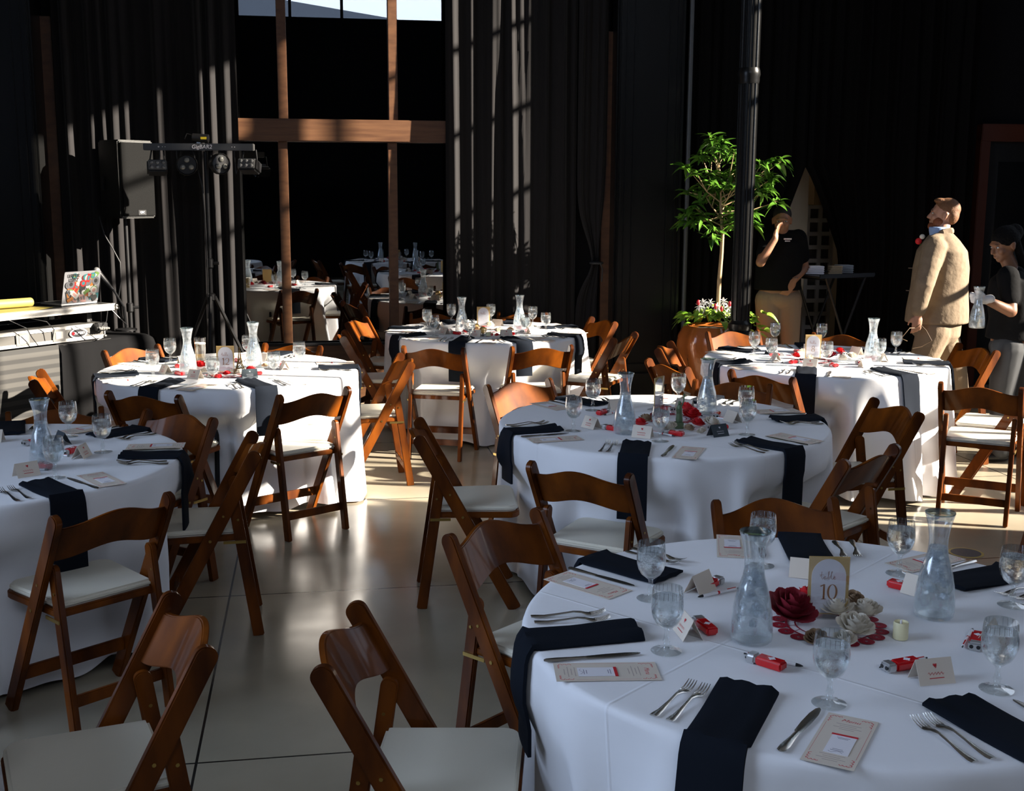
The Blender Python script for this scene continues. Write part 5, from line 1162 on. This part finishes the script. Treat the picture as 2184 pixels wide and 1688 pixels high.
def head(c, f, up=(0, 0, 1), s=1.0, chin=1.0):        # c = middle of the skull, f = the way the face looks
    f = V(f).normalized(); up = V(up).normalized(); r = f.cross(up).normalized(); up = r.cross(f).normalized(); rot = Matrix((r, f, up)).transposed()
    q = lambda x, y, z: V(c)+(r*x+f*y+up*z)*s
    o = [('e', q(0, -.012, .02), (.077*s, .098*s, .095*s), rot), ('e', q(0, .022, -.045), (.062*s, .068*s, .068*s), rot), ('e', q(0, .052, -.088*chin), (.032*s, .030*s, .026*s), rot),
         ('c', q(0, .083, .012), .010*s, q(0, .108, -.030), .013*s), ('e', q(0, .096, -.034), (.018*s, .012*s, .010*s), rot), ('e', q(0, .080, .024), (.050*s, .018*s, .014*s), rot), ('e', q(0, .086, -.062), (.024*s, .012*s, .006*s), rot), ('e', q(0, .083, -.073), (.021*s, .012*s, .006*s), rot),
         ('e', q(.042, .060, -.030), (.022*s, .024*s, .026*s), rot), ('e', q(-.042, .060, -.030), (.022*s, .024*s, .026*s), rot)]
    for sd in (-1, 1):
        o += [('e', q(sd*.079, -.012, -.012), (.008*s, .019*s, .032*s), rot), ('e', q(sd*.083, -.020, .002), (.007*s, .014*s, .018*s), rot)]
    return o, q, rot
def eyes(q, rot, parent, s=1):
    for sd in (-1, 1):
        g = G(); g.ell(q(sd*.031, .079, .002), (.012*s, .009*s, .006*s), 10, 8, 0, rot); build('eye', g, mat('eye_white', (.6, .58, .55), .3), parent)
        g = G(); g.ell(q(sd*.031, .0865, .002), (.0052*s, .003*s, .0052*s), 10, 8, 0, rot); g.tube([q(sd*.014, .091, .022), q(sd*.032, .092, .027), q(sd*.048, .082, .021)], .0028*s, 6); build('iris_and_brow', g, mat('dark_iris', (.02, .012, .008), .4), parent)
# --- man in the tan suit, walking to the left, seen from behind his left side
Y = 9.4; p_ = lambda x, y, dy=0: D(x, y, Y+dy)
root = empty('person', (p_(2000, 800).x, Y, 0)); R0 = root.location.copy()
def rel(parts, o=None):
    o = R0 if o is None else o; out = []
    for p in parts:
        if p[0] == 'c': out.append(('c', V(p[1])-o, p[2], V(p[3])-o, p[4]))
        elif p[0] == 'l': out.append(('l', [(V(c)-o, a, b, w) for c, a, b, w in p[1]]))
        else: out.append((p[0], V(p[1])-o)+tuple(p[2:]))
    return out
f = V((-.92, .36, .10)); hc = p_(2013, 458, .03); hp, hq, hrot = head(hc, f, (.12, 0, 1), 1.03)
sh = p_(2006, 524); shL = p_(1996, 528, -.20); shR = p_(2016, 528, .20); el_ = p_(1972, 606, -.26); wr = p_(1958, 672, -.25)
elR = p_(2005, 610, .24); wrR = p_(1985, 670, .24)
hipL = p_(1992, 708, -.09); hipR = p_(2006, 708, .09); knL = p_(1962, 788, -.10); knR = p_(2036, 790, .08); anL = V((p_(1955, 880).x-.02, Y-.10, .09)); anR = V((p_(2052, 860).x+.02, Y+.10, .13))
body = hp+[('c', p_(2008, 500), .060, hc-V((0, 0, .05)), .058), ('l', [(p_(2003, 690), .15, .17, 0), (p_(2005, 610), .15, .19, 0), (p_(2008, 545), .13, .20, 0), (p_(2010, 512), .07, .10, 0)]),
 ('c', shL, .055, el_, .044), ('c', el_, .043, wr, .028), ('c', shR, .055, elR, .044), ('c', elR, .043, wrR, .028), ('c', hipL, .085, knL, .055), ('c', knL, .052, anL, .036), ('c', hipR, .085, knR, .055), ('c', knR, .052, anR, .036),
 ('c', anL-V((0, 0, .04)), .035, anL+V((-.15, .03, -.06)), .028), ('c', anR-V((0, 0, .03)), .035, anR+V((-.14, .03, -.07)), .028)]
body += hand(wr, (-.05, .0, -1), (-1, .1, 0), (-.1, -1, 0), 1.0, .45)+hand(wrR, (-.1, 0, -1), (-1, .1, 0), (0, 1, 0), 1.0, .4)
blob('body', rel(body), .0065, SKIN, root, 5)
eyes(lambda x, y, z: hq(x, y, z)-R0, hrot, root)
HAIR = mat('sandy_hair', (.13, .055, .02), .7, bump=(90, .7, .006)); BEARD = mat('red_beard', (.17, .045, .012), .75, bump=(120, .8, .006))
blob('hair', rel([('e', hq(0, -.022, .045), (.083, .098, .088), hrot), ('e', hq(0, -.060, .002), (.074, .055, .075), hrot), ('e', hq(0, .035, .098), (.060, .055, .026), hrot)]), .007, HAIR, root, 3)
blob('beard', rel([('e', hq(0, .060, -.095), (.050, .045, .036), hrot), ('e', hq(.052, .030, -.062), (.020, .040, .040), hrot), ('e', hq(-.052, .030, -.062), (.020, .040, .040), hrot), ('e', hq(0, .090, -.052), (.026, .012, .007), hrot)]), .0065, BEARD, root, 3)
LIN = mat('tan_linen', (.20, .152, .104), .85, spec=.2, var=((.165, .122, .082), (14, 14, 14), 5), bump=(11, .8, .014)); CHI = mat('khaki_cotton', (.19, .14, .095), .85, spec=.2, bump=(14, .6, .012))
jw = [(p_(1997, 688), .245, .225, 0), (p_(1999, 660), .240, .222, 0), (p_(2003, 612), .218, .215, 0), (p_(2007, 570), .212, .222, 0), (p_(2009, 535), .185, .225, .05), (p_(2009, 512), .125, .17, .05), (p_(2009, 494), .070, .078, 0)]
jacket = [('l', jw), ('c', shL+V((0, .03, .0)), .092, el_, .076), ('c', el_, .074, wr+V((.0, 0, .045)), .060), ('c', shR, .088, elR, .070), ('c', elR, .068, wrR+V((0, 0, .045)), .056), ('c', shL+V((.0, .06, .015)), .075, sh+V((.02, 0, .05)), .07), ('c', shR, .07, sh+V((.02, 0, .05)), .07)]
jk = blob('jacket', rel(jacket), .0095, LIN, root, 5)
g = G(); cR = p_(2010, 497)-R0; g.tube([cR+V((-.065, -.045, -.02)), cR+V((-.02, -.078, .008)), cR+V((.04, -.065, .016)), cR+V((.072, -.01, .018)), cR+V((.045, .06, .012)), cR+V((-.03, .075, -.0))], .016, 8, flat=1.6); build('jacket_collar', g, LIN, jk)
g = G()
for k in range(3): g.tube([wr-R0+V((.052, -.018, .06+.018*k)), wr-R0+V((.058, -.022, .06+.018*k))], .007, 8)
build('cuff_buttons', g, mat('brown_button', (.12, .07, .04), .4), jk)
g = G(); a = p_(1937, 572, -.10)-R0; b_ = p_(1932, 620, -.14)-R0
for q in (a, b_): g.tube([q, q+V((.03, -.012, 0))], .004, 6)
build('pocket_edge', g, mat('dark_seam', (.10, .07, .05), .8), jk)
sb = blob('shirt_collar', rel([('l', [(p_(2004, 505), .074, .074, 0), (p_(2001, 492), .070, .070, 0), (p_(2000, 484), .066, .066, 0)])]), .006, mat('pale_blue_cotton', (.22, .32, .55), .7), root, 2)
tr = [('c', hipL, .135, knL, .098), ('c', hipR, .135, knR, .098), ('c', knL, .096, anL+V((0, 0, .01)), .080), ('c', knR, .096, anR+V((0, 0, .01)), .080), ('l', [(p_(1996, 716), .185, .175, 0), (p_(2000, 680), .185, .175, 0)]), ('e', p_(1998, 712), (.17, .17, .11))]
blob('trousers', rel(tr), .0095, CHI, root, 5)
blob('shoes', rel([('c', anL+V((.03, 0, -.055)), .038, anL+V((-.19, .05, -.062)), .028), ('c', anR+V((.03, 0, -.07)), .040, anR+V((-.18, .05, -.095)), .032)]), .008, mat('brown_leather', (.07, .03, .015), .4), root, 3)
g = G(); c = p_(1962, 512, .05)-R0; g.ell(c+V((-.01, 0, -.01)), (.026, .024, .026), 12, 8, 0); g.ell(c+V((.014, -.01, .026)), (.022, .02, .020), 12, 8, 1); g.tube([c, c+V((.01, 0, -.08))], .004, 6, 2); build('boutonniere', g, [RED, CREAM, LEAF], root)
tag(root, 'bearded person in a tan linen suit walking past the right hand table', 'person')
g = G(); w_ = V(wr)+V((-.02, -.01, -.10)); pts = [w_+V((.03, -.02, .03)), w_, p_(1940, 700, -.30), p_(1922, 722, -.31), p_(1935, 728, -.31)]; g.tube(pts, .0035, 6); g.tube([w_+V((.04, -.02, .02)), p_(1975, 705, -.31), p_(1987, 727, -.31), p_(1965, 740, -.31), p_(1946, 744, -.31)], .0035, 6)
o = build('eyeglasses_cord', g, mat('brown_cord', (.10, .06, .03), .6)); tag(o, 'thin brown cord dangling from the hand of the person in the tan suit', 'cord')
# --- man in black polo shirt behind the fluted column, hand raised to his face
Y2 = 10.33; p_ = lambda x, y, dy=0: D(x, y, Y2+dy)
root = empty('person', (p_(1660, 800).x, Y2, 0)); R0 = root.location.copy()
f = V((-.20, -.95, -.12)); hc = p_(1668, 470, 0); hp, hq, hrot = head(hc, f, (0, 0, 1), .98)
sL = p_(1702, 508, .0); sR = p_(1640, 512, 0); eR = p_(1622, 560, -.22); wR = p_(1653, 510, -.20); eL = p_(1716, 572, .05); wL = p_(1694, 598, -.12)
hL = p_(1682, 640); hR = p_(1638, 640); kL = p_(1684, 730, -.03); kR = p_(1636, 728, -.03); aL = V((kL.x+.01, Y2, .09)); aR = V((kR.x-.01, Y2, .09))
body = hp+[('c', p_(1668, 505), .057, hc-V((0, 0, .05)), .055), ('l', [(p_(1660, 640), .17, .11, 0), (p_(1660, 590), .16, .11, 0), (p_(1668, 535), .18, .10, 0), (p_(1668, 508), .09, .07, 0)]), ('c', sL, .052, eL, .041), ('c', eL, .040, wL, .028), ('c', sR, .052, eR, .041), ('c', eR, .040, wR, .028),
 ('c', hL, .08, kL, .052), ('c', kL, .05, aL, .035), ('c', hR, .08, kR, .052), ('c', kR, .05, aR, .035)]
body += hand(wR, (.22, .25, .95), (-.4, -.6, .2), (-.9, -.2, .1), 1.0, .5)+hand(wL, (-.55, -.1, -.85), (-.8, 0, .55), (.1, -1, 0), 1.0, .22)
blob('body', rel(body), .0068, SKINT, root, 5); eyes(lambda x, y, z: hq(x, y, z)-R0, hrot, root)
blob('hair', rel([('e', hq(0, -.022, .046), (.080, .094, .084), hrot), ('e', hq(0, -.055, .005), (.072, .05, .07), hrot)]), .008, mat('dark_hair', (.012, .009, .007), .7), root, 3)
POLO = mat('black_polo_cotton', (.0045, .0045, .005), .9, spec=.1, bump=(18, .5, .01))
sh_ = blob('polo_shirt', rel([('l', [(p_(1658, 618), .205, .145, 0), (p_(1659, 585), .200, .145, 0), (p_(1664, 545), .205, .135, 0), (p_(1668, 518), .185, .115, 0), (p_(1668, 500), .075, .07, 0)]), ('c', sL, .078, sL.lerp(eL, .62), .066), ('c', sR, .078, sR.lerp(eR, .62), .066), ('c', sL, .07, p_(1668, 505), .06), ('c', sR, .07, p_(1668, 505), .06)]), .0095, POLO, root, 5)
g = G(); e_ = p_(1680, 512, -.150)-R0
for i in range(9): g.box(e_+V((-.03+.0075*i, -.0, .008)), (.005, .004, .012))
for i in range(6): g.box(e_+V((-.02+.0075*i, -.0, -.010)), (.005, .004, .008))
build('chest_lettering', g, PAPERW, sh_)
blob('trousers', rel([('c', hL, .115, kL, .085), ('c', kL, .084, aL, .072), ('c', hR, .115, kR, .085), ('c', kR, .084, aR, .072), ('e', p_(1660, 636), (.185, .13, .10))]), .0095, mat('khaki_work_trousers', (.22, .15, .10), .85, bump=(14, .5, .01)), root, 5)
blob('shoes', rel([('c', aL+V((0, .03, -.05)), .038, aL+V((.02, -.16, -.06)), .028), ('c', aR+V((0, .03, -.05)), .038, aR+V((-.02, -.16, -.06)), .028)]), .009, BLACKPL, root, 3)
g = G(); g.tube([hq(-.035, .10, .0)-R0-V((0, 0, .30)), hq(0, .10, 0)-R0-V((0, .01, .31))], .004, 6); g.lathe([(.024, -.003), (.028, 0), (.024, .003)], 18, 0, wL-R0+V((.006, .005, .02))); build('wrist_band', g, SILVER, root)
tag(root, 'person in a black polo shirt and khaki trousers raising a hand to the face', 'person')
# --- woman with a carafe at the right edge
Y3 = 8.1; p_ = lambda x, y, dy=0: D(x, y, Y3+dy)
root = empty('person', (p_(2150, 800).x, Y3, 0)); R0 = root.location.copy()
f = V((-.93, -.25, -.28)); hc = p_(2142, 522, 0); hp, hq, hrot = head(hc, f, (-.1, 0, 1), .96)
sN = p_(2150, 590, -.13); sF = p_(2166, 590, .15); eN = p_(2156, 664, -.20); wN = p_(2102, 640, -.24); eF = p_(2176, 660, .18); wF = p_(2150, 700, .15)
hN = p_(2150, 745, -.08); hF = p_(2165, 745, .09); kN = V((hN.x-.02, Y3-.08, .50)); kF = V((hF.x+.02, Y3+.09, .50)); aN = V((hN.x, Y3-.08, .09)); aF = V((hF.x+.04, Y3+.09, .09))
body = hp+[('c', p_(2155, 568), .050, hc-V((0, 0, .05)), .050), ('l', [(p_(2158, 745), .14, .16, 0), (p_(2158, 690), .12, .145, 0), (p_(2156, 620), .12, .16, 0), (p_(2156, 578), .06, .08, 0)]), ('c', sN, .050, eN, .042), ('c', eN, .041, wN, .027), ('c', sF, .05, eF, .04), ('c', eF, .04, wF, .027), ('c', hN, .085, kN, .052), ('c', kN, .05, aN, .034), ('c', hF, .085, kF, .052), ('c', kF, .05, aF, .034)]
body += hand(wN, (-1, -.15, .1), (.0, -.35, 1), (.2, -1, -.2), .92, 1.35)+hand(wF, (-.6, 0, -.8), (-1, 0, .4), (0, 1, 0), .92, .4)
blob('body', rel(body), .0065, SKIND, root, 5); eyes(lambda x, y, z: hq(x, y, z)-R0, hrot, root)
blob('hair', rel([('e', hq(0, -.022, .040), (.086, .100, .088), hrot), ('e', hq(0, -.10, .06), (.06, .055, .06), hrot), ('c', hq(.05, -.06, 0), .03, hq(.05, -.09, -.17), .02), ('c', hq(-.05, -.06, 0), .03, hq(-.05, -.09, -.17), .02)]), .008, mat('black_braided_hair', (.003, .0025, .0025), .8, spec=.1, bump=(70, 1, .01)), root, 3)
blob('tunic', rel([('l', [(p_(2156, 722), .165, .185, 0), (p_(2158, 680), .145, .17, 0), (p_(2156, 630), .150, .18, 0), (p_(2157, 598), .13, .18, 0), (p_(2157, 577), .062, .07, 0)]), ('c', sN, .075, sN.lerp(eN, .62), .064), ('c', sF, .075, sF.lerp(eF, .62), .064)]), .0095, POLO, root, 5)
blob('trousers', rel([('c', hN, .115, kN, .085), ('c', kN, .083, aN, .07), ('c', hF, .115, kF, .085), ('c', kF, .083, aF, .07), ('e', p_(2158, 740), (.15, .16, .10))]), .0095, mat('dark_grey_trousers', (.03, .032, .035), .85), root, 5)
blob('glove', rel([(('c', V(wN)+V((.0, 0, 0)), .031, V(wN)+V((.03, 0, .005)), .032))]+[((q[0], q[1], tuple(x*1.1 for x in q[2]), q[3]) if q[0] == 'e' else ('c', q[1], q[2]*1.22, q[3], q[4]*1.22)) for q in hand(wN, (-1, -.15, .1), (.0, -.35, 1), (.2, -1, -.2), .92, 1.35)]), .006, mat('pale_serving_glove', (.45, .44, .44), .6), root, 3)
blob('shoes', rel([('c', aN+V((.03, 0, -.05)), .036, aN+V((-.16, 0, -.06)), .027), ('c', aF+V((.03, 0, -.05)), .036, aF+V((-.16, 0, -.06)), .027)]), .009, BLACKPL, root, 3)
tag(root, 'person in black at the right edge holding a water carafe by its neck', 'person')
q = p_(2083, 700, -.27); o = CF.get((q.x, q.y, q.z), 1); tag(o, 'carafe of water held in the gloved hand at the right edge', 'carafe', 'glass carafes of iced water')
